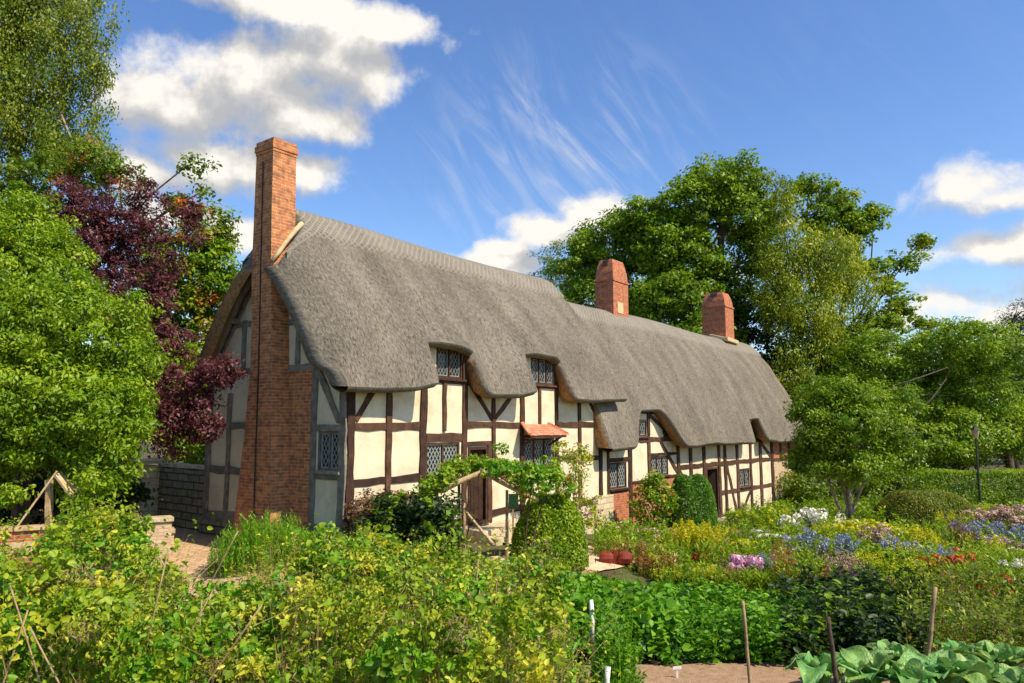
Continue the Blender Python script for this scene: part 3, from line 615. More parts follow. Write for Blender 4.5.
slab('stone_plinth', M['ashlarlit'], 17.5, 30.04, -2.1, -1.52, -.08, .0)
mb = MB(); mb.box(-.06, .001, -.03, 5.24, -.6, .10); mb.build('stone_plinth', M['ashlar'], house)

# ---- timbers
def beam(kind, s0, z0, s1, z1, w_, grey=False, prot=.035, plane='front'):
    mb = MB(); n = max(2, int(math.hypot(s1-s0, z1-z0)/.35))
    if plane == 'front': mb.bar((s0, -prot/2+.012, z0), (s1, -prot/2+.012, z1), w_, prot+.024, up=(0, 1, 0), seg=n, jit=.17)
    else: mb.bar((-prot/2+.012, s0, z0), (-prot/2+.012, s1, z1), w_, prot+.024, up=(1, 0, 0), seg=n, jit=.17)
    mb.build(kind, M['oakgrey' if grey else 'oak'], house, bevel=.008)
P_, R_, B_ = 'timber_post', 'timber_rail', 'timber_brace'
for a in [(P_, .09, -.1, .09, 3.6, .19), (P_, 1.13, .1, 1.13, 3.5, .15), (P_, 2.18, -.05, 2.18, 3.55, .19), (P_, 2.88, 2.2, 2.88, 3.4, .13),
          (P_, 3.60, -.05, 3.60, 4.12, .16), (P_, 4.71, 1.2, 4.71, 3.5, .12), (P_, 4.56, -.05, 4.55, 1.9, .15), (P_, 5.92, -.05, 5.92, 3.6, .17), (P_, 6.74, 2.36, 6.74, 3.45, .11),
          (P_, 7.57, -.05, 7.57, 4.1, .13), (P_, 8.78, -.05, 8.78, 3.5, .15), (P_, 9.96, -.05, 9.96, 3.5, .17)]:
    beam(*a, prot=.045)
for a in [(R_, .19, 2.31, 2.08, 2.31, .17), (R_, .19, 1.17, 2.08, 1.19, .16), (R_, .19, .06, 3.52, .06, .18), (R_, 2.28, 2.07, 3.52, 2.07, .2), (R_, 2.05, 3.37, 3.8, 3.37, .1), (R_, 3.68, 1.9, 4.62, 1.9, .1),
          (R_, 3.68, 2.35, 5.83, 2.35, .16), (R_, 4.63, .16, 5.83, .22, .17), (R_, 5.75, 3.40, 7.8, 3.42, .09), (R_, 7.64, 2.37, 8.7, 2.37, .15), (R_, 8.86, 2.37, 9.87, 2.37, .15),
          (R_, 7.64, 1.42, 8.7, 1.43, .13), (R_, 8.86, 1.38, 9.87, 1.38, .13), (R_, 6.01, 1.13, 7.5, 1.13, .12), (R_, 2.28, 1.07, 3.52, 1.07, .11), (R_, 6.01, .16, 9.87, .05, .15), (R_, 6.0, 2.05, 7.5, 2.05, .08)]:
    beam(*a, prot=.033)
for a in [(B_, .22, 2.42, .88, 3.35, .14), (B_, 4.66, 2.5, 3.82, 3.35, .12), (B_, 4.77, 2.5, 5.75, 3.35, .12), (B_, 9.86, 2.48, 9.15, 3.35, .12)]: beam(*a, prot=.025)
# wing
for a in [(P_, 10.42, -.9, 10.42, 2.0, .12), (P_, 11.85, -.9, 11.83, 2.0, .2), (P_, 13.2, -.2, 13.18, 2.0, .17), (P_, 15.5, -.9, 15.5, 2.0, .2), (P_, 16.6, -1.0, 16.6, 2.0, .22), (P_, 17.85, -1.4, 17.85, 2.0, .26),
          (P_, 19.4, -1.4, 19.35, 1.9, .24), (P_, 20.05, -1.4, 20.0, 2.0, .24), (P_, 21.4, -1.5, 21.4, 2.6, .24), (P_, 23.0, -1.6, 23.0, 1.75, .24), (P_, 24.3, -1.6, 24.3, 2.6, .28), (P_, 25.9, -1.6, 25.9, 2.0, .34),
          (P_, 27.2, .75, 27.2, 2.0, .24), (P_, 28.5, .75, 28.5, 2.0, .24), (P_, 29.8, -1.6, 29.8, 2.0, .3), (P_, 13.2, 2.0, 13.2, 2.9, .16), (P_, 12.0, 2.0, 12.0, 2.9, .14), (P_, 14.5, 1.95, 14.5, 2.6, .2)]:
    beam(*a, prot=.05)
for a in [(R_, 10.5, 1.27, 11.75, 1.27, .12), (R_, 10.5, .29, 11.75, .30, .10), (R_, 11.6, 1.87, 15.6, 1.87, .15), (R_, 11.95, .48, 13.1, .48, .10), (R_, 13.3, .55, 15.4, .55, .10), (R_, 13.3, 1.35, 15.4, 1.35, .10),
          (R_, 15.6, .82, 17.7, .82, .15), (R_, 18.0, .82, 25.8, .80, .17), (R_, 19.5, -.36, 25.8, -.42, .16), (R_, 26.1, .73, 29.7, .73, .15), (R_, 10.5, -.82, 11.75, -.86, .16), (R_, 11.95, -.95, 17.7, -1.1, .16), (R_, 19.4, -1.45, 25.8, -1.62, .18), (R_, 21.3, 1.7, 24.4, 1.7, .14), (R_, 15.6, -.2, 17.7, -.22, .14)]:
    beam(*a, prot=.038)
for a in [(B_, 14.1, 1.8, 15.45, .66, .16), (B_, 20.2, .75, 21.2, -1.35, .2), (B_, 24.45, 1.6, 25.75, .9, .2), (B_, 21.55, -1.5, 22.9, -.5, .16), (B_, 13.35, 2.7, 15.0, 1.95, .16), (B_, 15.62, .7, 16.5, -.1, .15)]: beam(*a, prot=.028)
# gable (grey oak)
for a in [(P_, .10, .1, .10, 3.3, .2), (P_, 1.03, .1, 1.03, 3.56, .15), (P_, 5.05, .1, 5.05, 3.3, .2), (P_, 4.2, .35, 4.2, 3.1, .14), (P_, 1.66, 3.66, 1.66, 4.6, .13), (P_, 3.72, 3.66, 3.72, 4.8, .16), (P_, 2.95, .3, 2.95, 3.5, .16)]:
    beam(*a, grey=True, prot=.05, plane='gable')
for a in [(R_, .2, 3.57, 2.3, 3.60, .15), (R_, 2.5, 3.6, 4.98, 3.58, .15), (R_, .2, 2.28, .95, 2.28, .13), (R_, 1.1, 4.62, 2.3, 4.60, .14), (R_, 3.0, 4.72, 4.3, 4.72, .14), (R_, 3.0, 2.33, 4.95, 2.33, .16), (R_, 3.0, 1.28, 4.95, 1.3, .18), (R_, 3.0, .25, 4.95, .22, .24), (R_, .2, 1.30, .95, 1.3, .16), (R_, .2, .2, .95, .2, .2), (R_, 1.6, 5.5, 3.6, 5.5, .13)]:
    beam(*a, grey=True, prot=.035, plane='gable')
for a in [(B_, .2, 2.42, .92, 3.5, .14), (B_, .15, 3.65, 1.75, 5.62, .16), (B_, 5.05, 3.65, 3.45, 5.62, .18)]: beam(*a, grey=True, prot=.06, plane='gable')
mb = MB(); pts = [(5.0, 3.55), (4.35, 4.45), (3.7, 5.35), (3.0, 6.0)]
for a, b_ in zip(pts[:-1], pts[1:]): mb.bar((-.2, a[0], a[1]), (-.2, b_[0], b_[1]), .17, .12, up=(1, 0, 0))
for k in (.15, .5, .85): mb.bar((-.25, 4.95-1.9*k, 3.62+2.35*k), (0, 4.95-1.9*k, 3.62+2.35*k), .13, .13)
mb.build('barge_rafter', M['oakgrey'], house, bevel=.01)
mb = MB(); pts = [(.1, 3.55), (.65, 4.25), (1.35, 5.2)]
for a, b_ in zip(pts[:-1], pts[1:]): mb.bar((-.2, a[0]-.0, a[1]-.12), (-.2, b_[0], b_[1]-.12), .13, .12, up=(1, 0, 0))
mb.bar((-.25, .7, 4.05), (0, .7, 4.05), .14, .14); mb.build('barge_rafter', M['oakgrey'], house, bevel=.01)

# ---- windows
def clip(x0, y0, x1, y1, a, b_, c, d):
    t0, t1 = 0, 1; dx, dy = x1-x0, y1-y0
    for p, q in ((-dx, x0-a), (dx, b_-x0), (-dy, y0-c), (dy, d-y0)):
        if abs(p) < 1e-9:
            if q < 0: return None
        else:
            r = q/p
            if p < 0: t0 = max(t0, r)
            else: t1 = min(t1, r)
    return (x0+dx*t0, y0+dy*t0, x0+dx*t1, y0+dy*t1) if t0 < t1-1e-6 else None
def window(a0, a1, z0, z1, lights=2, plane='front', lat=.115, framemat='oak', lead=True, rec=.05, lt=.011):
    def Q(a, d, z): return (a, d, z) if plane == 'front' else (d, a, z)
    up = (0, 1, 0) if plane == 'front' else (1, 0, 0); fw = .06; mb = MB()
    for a, b_ in (((a0, z0+fw/2), (a1, z0+fw/2)), ((a0, z1-fw/2), (a1, z1-fw/2))): mb.bar(Q(a[0], rec, a[1]), Q(b_[0], rec, b_[1]), fw, .09, up=up)
    for k in range(lights+1):
        x = a0+fw/2+(a1-a0-fw)*k/lights; mb.bar(Q(x, rec-.004, z0+.01), Q(x, rec-.004, z1-.01), fw*(.8 if 0 < k < lights else 1), .095, up=up)
    o = mb.build('window', M[framemat], house)
    mb = MB(); mb.add([Q(a0+.02, rec+.02, z0+.02), Q(a1-.02, rec+.02, z0+.02), Q(a1-.02, rec+.02, z1-.02), Q(a0+.02, rec+.02, z1-.02)], [(0, 1, 2, 3)]); mb.build('pane', M['glass'], o)
    mb = MB(); mb.bar(Q(a0-.05, -.03, z0-.03), Q(a1+.05, -.03, z0-.03), .055, .14, up=up); mb.build('sill', M[framemat], o)
    if lead:
        mb = MB(); lw = lat*1.0; lh = lat*1.55
        for k in range(lights):
            x0 = a0+fw+(a1-a0-fw)*k/lights-(0 if k == 0 else fw*.2); x1 = a0+(a1-a0-fw)*(k+1)/lights; y0, y1 = z0+fw, z1-fw
            for z_ in (y0+.008, y1-.008): mb.bar(Q(x0, rec-.0, z_), Q(x1, rec-.0, z_), .022, .016, up=up)
            for x_ in (x0+.008, x1-.008): mb.bar(Q(x_, rec-.001, y0), Q(x_, rec-.001, y1), .022, .016, up=up)
            nn = int((x1-x0)/lw+(y1-y0)/lh)+2
            for i in range(-nn, nn+1):
                for sg in (1, -1):
                    xs = x0+i*lw if sg > 0 else x1-i*lw; c = clip(xs, y0, xs+sg*(y1-y0)/lh*lw, y1, x0, x1, y0, y1)
                    if c: mb.bar(Q(c[0], rec+.003*sg, c[1]), Q(c[2], rec+.003*sg, c[3]), lt, .010, up=up)
        mb.build('lead_lattice', M['lead'], o)
    return o
window(*W_['win1'], 2, lt=.016); window(*W_['win2'], 3, lt=.014, lat=.12); window(*W_['dorm1'], 2, lat=.11, lt=.006); window(*W_['dorm2'], 3, lat=.11, lt=.006)
window(*W2['wL'], 2, lat=.13, lt=.018); window(*W2['w2'], 3, lat=.14, lt=.018); window(*W2['win'], 2, lat=.2, lt=.02); window(*W2['notch'], 3, lead=False); window(*W2['arch'], 2, lead=True, lat=.15)
window(*GW, 2, plane='gable', framemat='oakgrey', lt=.011)

# ---- doors
def door(a0, a1, z0, z1, openfrac):
    mb = MB(); fw = .07
    for x in (a0+fw/2, a1-fw/2): mb.bar((x, .03, z0), (x, .03, z1), fw, .12, up=(0, 1, 0))
    mb.bar((a0, .03, z1-fw/2), (a1, .03, z1-fw/2), fw, .118, up=(0, 1, 0)); mb.bar((a0, -.02, z0-.02), (a1, -.02, z0-.02), .07, .3, up=(0, 1, 0)); o = mb.build('door', M['oak'], house)
    mb = MB(); x0 = a0+fw+.01; n = 5; wd = (a1-a0-2*fw-.02)
    hx = a1-fw-.01   # hinged on the right, standing ajar into the room
    for k in range(n):
        an = math.radians(openfrac); xa = hx-math.cos(an)*wd*k/n; xb = hx-math.cos(an)*wd*(k+.95)/n; ya = .06+math.sin(an)*wd*k/n; yb = .06+math.sin(an)*wd*(k+.95)/n
        mb.add([(xa, ya, z0+.02), (xb, yb, z0+.02), (xb, yb, z1-fw), (xa, ya, z1-fw), (xa, ya+.04, z0+.02), (xb, yb+.04, z0+.02), (xb, yb+.04, z1-fw), (xa, ya+.04, z1-fw)],
               [(0,3,2,1),(4,5,6,7),(0,1,5,4),(1,2,6,5),(2,3,7,6),(3,0,4,7)])
    mb.build('door_leaf', M['oak'], o)
    mb = MB(); mb.tube([(x0+.1, .03, (z0+z1)/2), (x0+.1, .0, (z0+z1)/2), (x0+.1, .0, (z0+z1)/2-.12)], .012); mb.build('handle', M['iron'], o)
door(*DOOR1, 38); door(*DOOR2, 62)
# tiled hood over the second ground-floor window
mb = MB(); A = [(5.62, -.5, 2.07), (7.42, -.5, 2.07), (7.15, -.02, 2.36), (5.9, -.02, 2.36)]; NRW = 5
def hp(u, v): # u along, v up
    a = Vector(A[0]).lerp(Vector(A[1]), u); b_ = Vector(A[3]).lerp(Vector(A[2]), u); return a.lerp(b_, v)
for r in range(NRW):
    nt_ = 12
    for k in range(nt_):
        u0, u1 = k/nt_, (k+.95)/nt_; v0, v1 = r/NRW-.04, (r+1)/NRW; j = random.uniform(-.006, .008)
        q = [hp(u0, v0)+Vector((0, 0, .045+j)), hp(u1, v0)+Vector((0, 0, .045+j)), hp(u1, v1)+Vector((0, 0, .02)), hp(u0, v1)+Vector((0, 0, .02))]
        mb.add(q+[p-Vector((0, 0, .022)) for p in q], [(0,1,2,3),(7,6,5,4),(0,4,5,1),(1,5,6,2),(2,6,7,3),(3,7,4,0)])
for a, b_, w_ in ((A[0], A[3], .1), (A[1], A[2], .1)): mb.bar(Vector(a)+Vector((0, 0, .05)), Vector(b_)+Vector((0, 0, .06)), w_, .05)
o = mb.build('window_hood', M['tile'], house); tag(o, 'small terracotta tiled hood over the ground floor window')
mb = MB(); mb.bar((5.7, -.46, 2.05), (7.35, -.46, 2.05), .06, .06); mb.bar((5.95, -.42, 2.04), (5.95, 0, 1.8), .05, .05); mb.bar((7.2, -.42, 2.04), (7.2, 0, 1.8), .05, .05); mb.build('hood_bracket', M['oak'], o)
# doorstep
mb = MB(); mb.box(3.5, 5.1, -.75, -.07, -.5, -.08); mb.box(3.4, 5.3, -1.15, -.75, -.5, -.2); mb.build('stone_step', M['stone'], house, bevel=.02)
mb = MB(); mb.box(17.8, 19.5, -.8, -.08, -2, -1.3); mb.build('stone_step', M['stone'], house, bevel=.02)
gx = lambda px, Y: (px-512)/744*Y
# ================================================================== trees
def Lb(*a): return [lobe(*q) for q in a]
# left side
tree('apple_tree', 'large bright green leafy tree in the left foreground above the low brick wall', at(12, 540, 15)[:2],
     Lb((20, 290, 14.5, 75, 70), (75, 330, 14, 72, 55), (-20, 380, 13.5, 80, 80), (50, 400, 13.6, 85, 50), (104, 415, 13.4, 50, 36), (125, 365, 14, 30, 30), (96, 462, 13.4, 34, 30), (20, 235, 15, 50, 45), (-40, 280, 14.5, 80, 80), (96, 495, 12.5, 18, 22), (15, 440, 13.4, 42, 34), (-40, 470, 13.0, 50, 50), (60, 445, 13.6, 50, 26), (8, 492, 12.4, 14, 12)),
     1050, 74, .095, .30, 'l_green', r0=.2, fork=at(25, 450, 14.6), extra=[('l_lime', .85, .095, None)], asp=.42, droop=.5, bark='bark', shell=.5)
tree('plum_tree', 'dark purple leaved tree between the green tree and the gable', at(120, 520, 17.5)[:2],
     Lb((95, 250, 17.5, 46, 48), (130, 215, 17.5, 42, 45), (70, 210, 17.5, 36, 34), (125, 300, 17, 50, 36), (165, 265, 17, 18, 22), (160, 340, 16.8, 34, 22), (185, 395, 16, 38, 30), (215, 372, 15.8, 26, 20), (170, 430, 16, 30, 28), (205, 420, 15.8, 18, 24), (190, 225, 17.2, 14, 30)),
     620, 66, .085, .26, 'l_plum', r0=.13, fork=at(122, 400, 17.3), bark='darkstick', asp=.5, droop=.4, shell=.3)
tree('rowan_tree', 'green and orange tinted tree standing behind the purple tree near the gable', at(185, 500, 23)[:2],
     Lb((190, 270, 22.5, 42, 45), (205, 235, 22.5, 26, 34), (170, 320, 22.5, 42, 42), (215, 300, 22.5, 25, 40), (150, 380, 22, 45, 45), (195, 380, 22.2, 32, 45), (150, 250, 22.5, 22, 40), (200, 440, 22, 30, 45)),
     420, 55, .16, .42, 'l_green', r0=.2, extra=[('l_autumn', .45, .15, None), ('l_orange', .04, .12, [lobe(190, 225, 22.3, 36, 30), lobe(200, 280, 22.3, 30, 25)])], asp=.5)
tree('berry_tree', 'tree with orange berry clusters and one thin bare branch rising over the purple crown', at(60, 500, 20)[:2],
     Lb((75, 175, 19.5, 55, 36), (120, 175, 19.5, 30, 22), (30, 190, 19.5, 45, 45), (175, 205, 18.5, 22, 20), (188, 165, 18.5, 16, 8), (205, 190, 18.5, 14, 10), (-20, 200, 19, 45, 50)),
     190, 40, .13, .32, 'l_mid', r0=.16, fork=at(80, 260, 19.5), extra=[('l_orange', .08, .09, [lobe(85, 160, 19.2, 34, 18), lobe(120, 185, 19.2, 20, 12), lobe(182, 205, 18.3, 20, 14), lobe(70, 185, 19, 34, 10)])], asp=.5, shell=.2, nbr=90)
tree('birch_tree', 'tall drooping birch filling the upper left corner', at(22, 520, 21)[:2],
     Lb((10, 30, 20.5, 60, 55), (60, 60, 20.5, 48, 60), (90, 25, 20.5, 30, 40), (95, 100, 20.5, 20, 45), (30, 130, 20.5, 60, 48), (80, 160, 20.3, 36, 24), (-30, 90, 20, 60, 90), (-60, -20, 20, 80, 60), (40, -40, 21, 80, 60), (10, -120, 21, 70, 60)),
     950, 90, .085, .34, 'l_birch', r0=.22, fork=at(20, -30, 21), bark='barkpale', extra=[('l_mid', .3, .085, None)], asp=.6, droop=1.4, cz=1.75, shell=.35, up=.2)
tree('hedgerow_tree', 'mid green tree crown filling the gap low down behind the left foreground tree', at(-40, 520, 25)[:2],
     Lb((-50, 300, 25, 90, 130), (-120, 420, 24, 90, 100), (60, 330, 26, 60, 70), (-140, 250, 25, 90, 120)), 260, 50, .2, .6, 'l_mid', r0=.25)
# far side, behind and to the right of the wing
tree('grey_willow', 'pale grey-green far tree showing left of the middle chimney', at(550, 480, 62)[:2],
     Lb((550, 262, 62, 20, 26), (570, 282, 62, 26, 26), (540, 290, 62, 14, 22), (560, 320, 62, 40, 30)), 170, 60, .26, .85, 'l_pale', r0=.35, asp=.35)
tree('ash_tree', 'bright green broad tree directly behind the middle chimney', at(605, 480, 50)[:2],
     Lb((615, 245, 50, 40, 34), (585, 270, 50, 30, 34), (640, 225, 50, 32, 24), (600, 310, 49, 45, 32), (650, 275, 49, 35, 45)), 330, 70, .26, .8, 'l_green', r0=.4, extra=[('l_lime', .35, .26, None), ('l_mid', .2, .26, None)], asp=.5)
tree('chestnut_tree', 'tallest leafy green tree behind the roof ridge with a dark upright trunk', at(722, 480, 46)[:2],
     Lb((725, 185, 46, 42, 26), (690, 205, 46, 38, 28), (745, 215, 46, 36, 34), (665, 245, 46, 34, 34), (700, 255, 45.5, 30, 28), (668, 300, 45, 42, 24), (690, 285, 45, 34, 22), (755, 250, 46, 26, 32), (640, 215, 47, 18, 16), (700, 330, 45, 50, 22), (735, 300, 46, 26, 30)),
     560, 62, .27, .72, 'l_green', r0=.34, fork=at(722, 215, 46), extra=[('l_lime', .40, .27, None), ('l_mid', .25, .27, None)], asp=.5, nbr=120, shell=.5, bark='darkstick')
tree('dark_holly', 'dark evergreen tree in shade behind the far chimney', at(770, 480, 45)[:2],
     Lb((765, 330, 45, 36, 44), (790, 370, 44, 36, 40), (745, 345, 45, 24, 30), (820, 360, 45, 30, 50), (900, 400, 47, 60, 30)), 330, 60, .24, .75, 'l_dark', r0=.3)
tree('golden_willow', 'yellow-green feathery willow right of the far chimney', at(800, 480, 43)[:2],
     Lb((785, 205, 43.5, 16, 28), (788, 255, 43, 34, 34), (775, 300, 42.5, 22, 36), (825, 260, 43, 38, 30), (845, 285, 43, 32, 30), (805, 310, 42, 36, 40), (800, 380, 41.5, 32, 40), (845, 345, 43, 30, 20)),
     460, 66, .20, .62, 'l_willow', r0=.28, fork=at(828, 320, 43), extra=[('l_mid', .4, .2, None)], asp=.36, droop=.9, cz=1.2, bark='bark', shell=.4)
tree('oak_tree', 'gappy oak with a crooked branch reaching right against the sky', at(850, 480, 50)[:2],
     Lb((808, 190, 50, 26, 16), (838, 205, 50, 24, 20), (855, 230, 50, 26, 26), (815, 222, 50, 22, 22), (872, 215, 50, 16, 14), (868, 268, 50, 22, 14), (905, 262, 50, 20, 10), (922, 240, 50, 10, 9), (890, 285, 50, 20, 12), (905, 310, 50, 20, 14), (880, 325, 50, 26, 18), (925, 325, 50, 12, 10)),
     270, 48, .27, .62, 'l_green', r0=.3, fork=at(835, 340, 50), extra=[('l_willow', .35, .27, None)], asp=.55, nbr=150, shell=.15)
tree('maple_tree', 'broad bright green tree filling the middle distance on the right', at(900, 500, 36)[:2],
     Lb((880, 370, 41, 50, 36), (930, 365, 41, 40, 30), (960, 345, 38, 34, 26), (905, 405, 41, 60, 35), (970, 395, 41, 45, 40), (850, 400, 41, 41, 30), (990, 350, 39, 34, 24), (940, 435, 41, 60, 28), (1020, 430, 41, 26, 28), (880, 400, 39, 40, 24), (915, 440, 39, 44, 20), (860, 350, 43, 26, 26)),
     950, 62, .19, .62, 'l_green', r0=.15, nbr=30, extra=[('l_lime', .45, .19, None), ('l_mid', .35, .19, None)], asp=.5)
tree('pine_tree', 'dark blue-green conifer at the right edge of the picture', at(1015, 480, 58)[:2],
     Lb((1014, 318, 58, 10, 18), (1006, 345, 58, 22, 20), (1030, 340, 58, 26, 34), (985, 375, 57, 34, 26), (1015, 390, 57, 50, 40), (960, 395, 57, 30, 20)), 420, 60, .26, .9, 'l_dark', r0=.4, asp=.25, droop=-.1)
tree('dark_yew', 'shaded dark tree behind the clipped hedge', at(1010, 480, 44)[:2],
     Lb((1000, 430, 46, 36, 34), (960, 450, 46, 40, 20), (1040, 400, 45, 40, 60), (915, 455, 45, 34, 20), (900, 470, 44, 40, 20)), 230, 60, .2, .7, 'l_dark', r0=.3, extra=[('l_mid', .25, .2, None)])
tree('orchard_tree', 'small multi-stemmed tree standing in the flower border at the end of the cottage', at(848, 530, 26)[:2],
     Lb((835, 392, 26, 28, 16), (868, 405, 25.6, 26, 16), (812, 410, 26, 22, 16), (850, 425, 25.6, 40, 22), (820, 440, 26, 28, 18), (884, 432, 26, 26, 20), (905, 400, 26.2, 18, 14), (850, 462, 25.6, 44, 20), (800, 462, 26, 14, 12), (905, 455, 26.3, 20, 18)),
     400, 58, .12, .36, 'l_green', r0=.07, fork=at(848, 490, 26), extra=[('l_mid', .5, .12, None), ('l_lime', .35, .12, None)], asp=.45, bark='barkpale', shell=.3)
mb = MB()
ob = at(848, 530, 26); zb = gzf(ob[0], ob[1])
ot = [o for o in COL.objects if o.name == 'orchard_tree'][0]
for px, py in ((838, 470), (858, 465), (828, 480), (868, 475), (846, 460)):
    e = at(px, py, 26); limb(mb, (random.uniform(-.25, .25), random.uniform(-.2, .2), 0), (e[0]-ot.location.x, e[1]-ot.location.y, e[2]-ot.location.z), .08, .04, .06, 7)
mb.build('stem', M['barkpale'], ot, smooth=True)
def woods(label, x0, x1, Y, h0, h1, n, mat):
    lb = LB(); lobes = []
    for x in np.linspace(x0, x1, n): lobes.append((x, Y+random.uniform(-5, 5), gzf(x, Y)+random.uniform(h0, h1)*.5, 6, 5, random.uniform(h0, h1)*.55))
    crown(lb, lobes, n*45, 60, .5, 1.6); o = lb.build('distant_woods', M[mat]); tag(o, label, 'woods', kind='stuff')
woods('far belt of trees closing the horizon on the right', 34, 130, 74, 8, 13, 14, 'l_mid')
woods('far belt of trees closing the horizon behind the house', -70, 34, 84, 9, 14, 15, 'l_mid')

lb = LB(); lobes = [(gx(px, 36)+random.uniform(-.4, .4), 36+random.uniform(-.6, 1.2), gzf(gx(px, 36), 36)+.7, 1.2, .9, random.uniform(.7, 1.3)) for px in range(785, 925, 12)]
crown(lb, lobes, 380, 50, .14, .4); o = lb.build('undergrowth', M['l_mid']); tag(o, 'leafy undergrowth beneath the trees left of the clipped hedge', 'undergrowth', kind='stuff')
# ---- clipped hedge, mound, bushes
def hedge(name, label, x0, x1, y0, y1, h, n, leaf, mat, cat='hedge', top=None):
    cx, cy = (x0+x1)/2, (y0+y1)/2; b3 = (cx, cy, gzf(cx, cy)); root = empty(name, b3, label=label, cat=cat); lb = LB(); m = n
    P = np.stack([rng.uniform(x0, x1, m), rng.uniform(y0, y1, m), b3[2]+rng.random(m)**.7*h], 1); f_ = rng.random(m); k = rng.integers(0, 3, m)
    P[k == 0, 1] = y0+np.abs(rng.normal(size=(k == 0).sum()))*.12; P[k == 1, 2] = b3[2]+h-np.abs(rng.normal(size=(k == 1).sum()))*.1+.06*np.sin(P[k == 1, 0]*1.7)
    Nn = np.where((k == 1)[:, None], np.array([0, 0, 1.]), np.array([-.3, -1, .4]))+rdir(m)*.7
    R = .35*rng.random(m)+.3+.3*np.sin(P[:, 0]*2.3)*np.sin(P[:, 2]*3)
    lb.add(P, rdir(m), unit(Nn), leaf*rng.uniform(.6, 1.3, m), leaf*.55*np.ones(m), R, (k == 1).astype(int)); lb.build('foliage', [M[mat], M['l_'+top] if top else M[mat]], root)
    tb = MB()
    for x in np.linspace(x0+.3, x1-.3, 7): tb.tube([(x-cx, 0, 0), (x-cx+.1, .05, h*.5), (x-cx, 0, h*.85)], [.04, .03, .01], 5)
    tb.build('stem', M['bark'], root)
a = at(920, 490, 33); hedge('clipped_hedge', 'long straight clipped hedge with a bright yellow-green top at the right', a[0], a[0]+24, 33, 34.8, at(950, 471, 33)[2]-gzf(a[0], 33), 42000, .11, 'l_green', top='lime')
def dome(name, label, px, py_top, Y, rx, ry, n, leaf, mat, cat, cyl=.35, pw=2.6):
    t_ = at(px, py_top, Y); z0 = gzf(t_[0], Y); h = t_[2]-z0; root = empty(name, (t_[0], Y, z0), label=label, cat=cat)
    d = rdir(n); d[:, 2] = np.abs(d[:, 2]); q = (np.abs(d[:, 0])**pw+np.abs(d[:, 1])**pw+np.abs(d[:, 2])**pw)**(-1/pw); s_ = d*q[:, None]
    s_ *= (1-np.abs(rng.normal(size=n))*.09+.03*np.sin(d[:, 0]*7+d[:, 2]*5))[:, None]
    P = s_*np.array([rx, ry, h])+np.array([t_[0], Y, z0]); Nn = unit(d+rdir(n)*.75)
    lb = LB(); R = .6*rng.random(n)+.25*(np.sin(d[:, 0]*6+d[:, 1]*4)*.5+.5); lb.add(P, rdir(n)+np.array([0, 0, .5]), Nn, leaf*rng.uniform(.6, 1.3, n), leaf*.5*np.ones(n), R); lb.build('foliage', M[mat], root)
    tb = MB(); tb.tube([(0, 0, 0), (0.03, 0, h*.5), (0, 0, h*.8)], [.07, .05, .02], 6); tb.build('stem', M['bark'], root)
dome('topiary_mound', 'rounded clipped yew mound in front of the straight hedge', 922, 490, 27, 1.65, 1.3, 34000, .075, 'l_mound', 'topiary')
dome('topiary_bush', 'clipped rounded box bush against the wing wall left of its doorway', 690, 474, 23.2, .74, .7, 30000, .065, 'l_box', 'topiary', pw=3)
dome('topiary_bush', 'rounded green bush at the right foot of the rustic arch', 549, 492, 15.6, .78, .7, 17000, .085, 'l_lime', 'shrub', pw=2.2)

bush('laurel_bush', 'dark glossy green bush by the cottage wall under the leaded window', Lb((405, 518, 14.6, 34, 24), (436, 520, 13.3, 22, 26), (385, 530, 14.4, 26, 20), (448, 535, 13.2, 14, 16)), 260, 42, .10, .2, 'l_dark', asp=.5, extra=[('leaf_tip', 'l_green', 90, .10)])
bush('beech_bush', 'brown leaved bush at the corner of the cottage', Lb((366, 516, 15.0, 19, 24), (392, 503, 15.6, 28, 10)), 110, 50, .07, .16, 'l_brown')
def spiky(name, label, px, py, Y, rx, ry, n, leaf, mat, cat='shrub', w_=.16):
    t_ = at(px, py, Y); z0 = gzf(t_[0], Y); h = t_[2]-z0; root = empty(name, (t_[0], Y, z0), label=label, cat=cat); lb = LB()
    an = rng.random(n)*6.283; rr = rng.random(n)**.5; X = t_[0]+np.cos(an)*rr*rx; Yy = Y+np.sin(an)*rr*ry; H = h*(1-.45*rr**2)*rng.uniform(.7, 1.08, n)
    stems(lb, X, Yy, H, 34, leaf, 0, 0, asp=w_, lean=.12, leafup=1.2, r=.006, spread=.03, zb=gz(X, Yy)); lb.build('foliage', M[mat], root)
spiky('rosemary_bush', 'spiky bright green bush at the foot of the brick chimney', 262, 512, 14.6, .95, .6, 420, .085, 'l_rosemary')
spiky('rosemary_bush', 'smaller spiky green bush under the gable window', 322, 522, 14.2, .42, .35, 170, .085, 'l_rosemary')
bush('rose_bush', 'tall rose bush with small yellowish blooms on the wing wall beside the clipped bush', Lb((650, 505, 22.6, 20, 22), (655, 485, 22.8, 12, 12), (668, 500, 22.4, 10, 10)), 130, 34, .09, .22, 'l_green', extra=[('bloom', 'l_yellow', 12, .10), ('dry_leaf', 'l_rust', 40, .09)])
bush('climbing_rose', 'sparse climbing rose with faded foliage trained up the front wall', Lb((572, 475, 18.9, 14, 24), (580, 455, 19.0, 12, 10), (586, 510, 18.6, 14, 20), (560, 450, 18.9, 10, 12), (520, 478, 17.4, 18, 8)), 105, 26, .08, .2, 'l_bean', extra=[('dry_leaf', 'l_dusty', 40, .07)], stems=22, bark='stick')
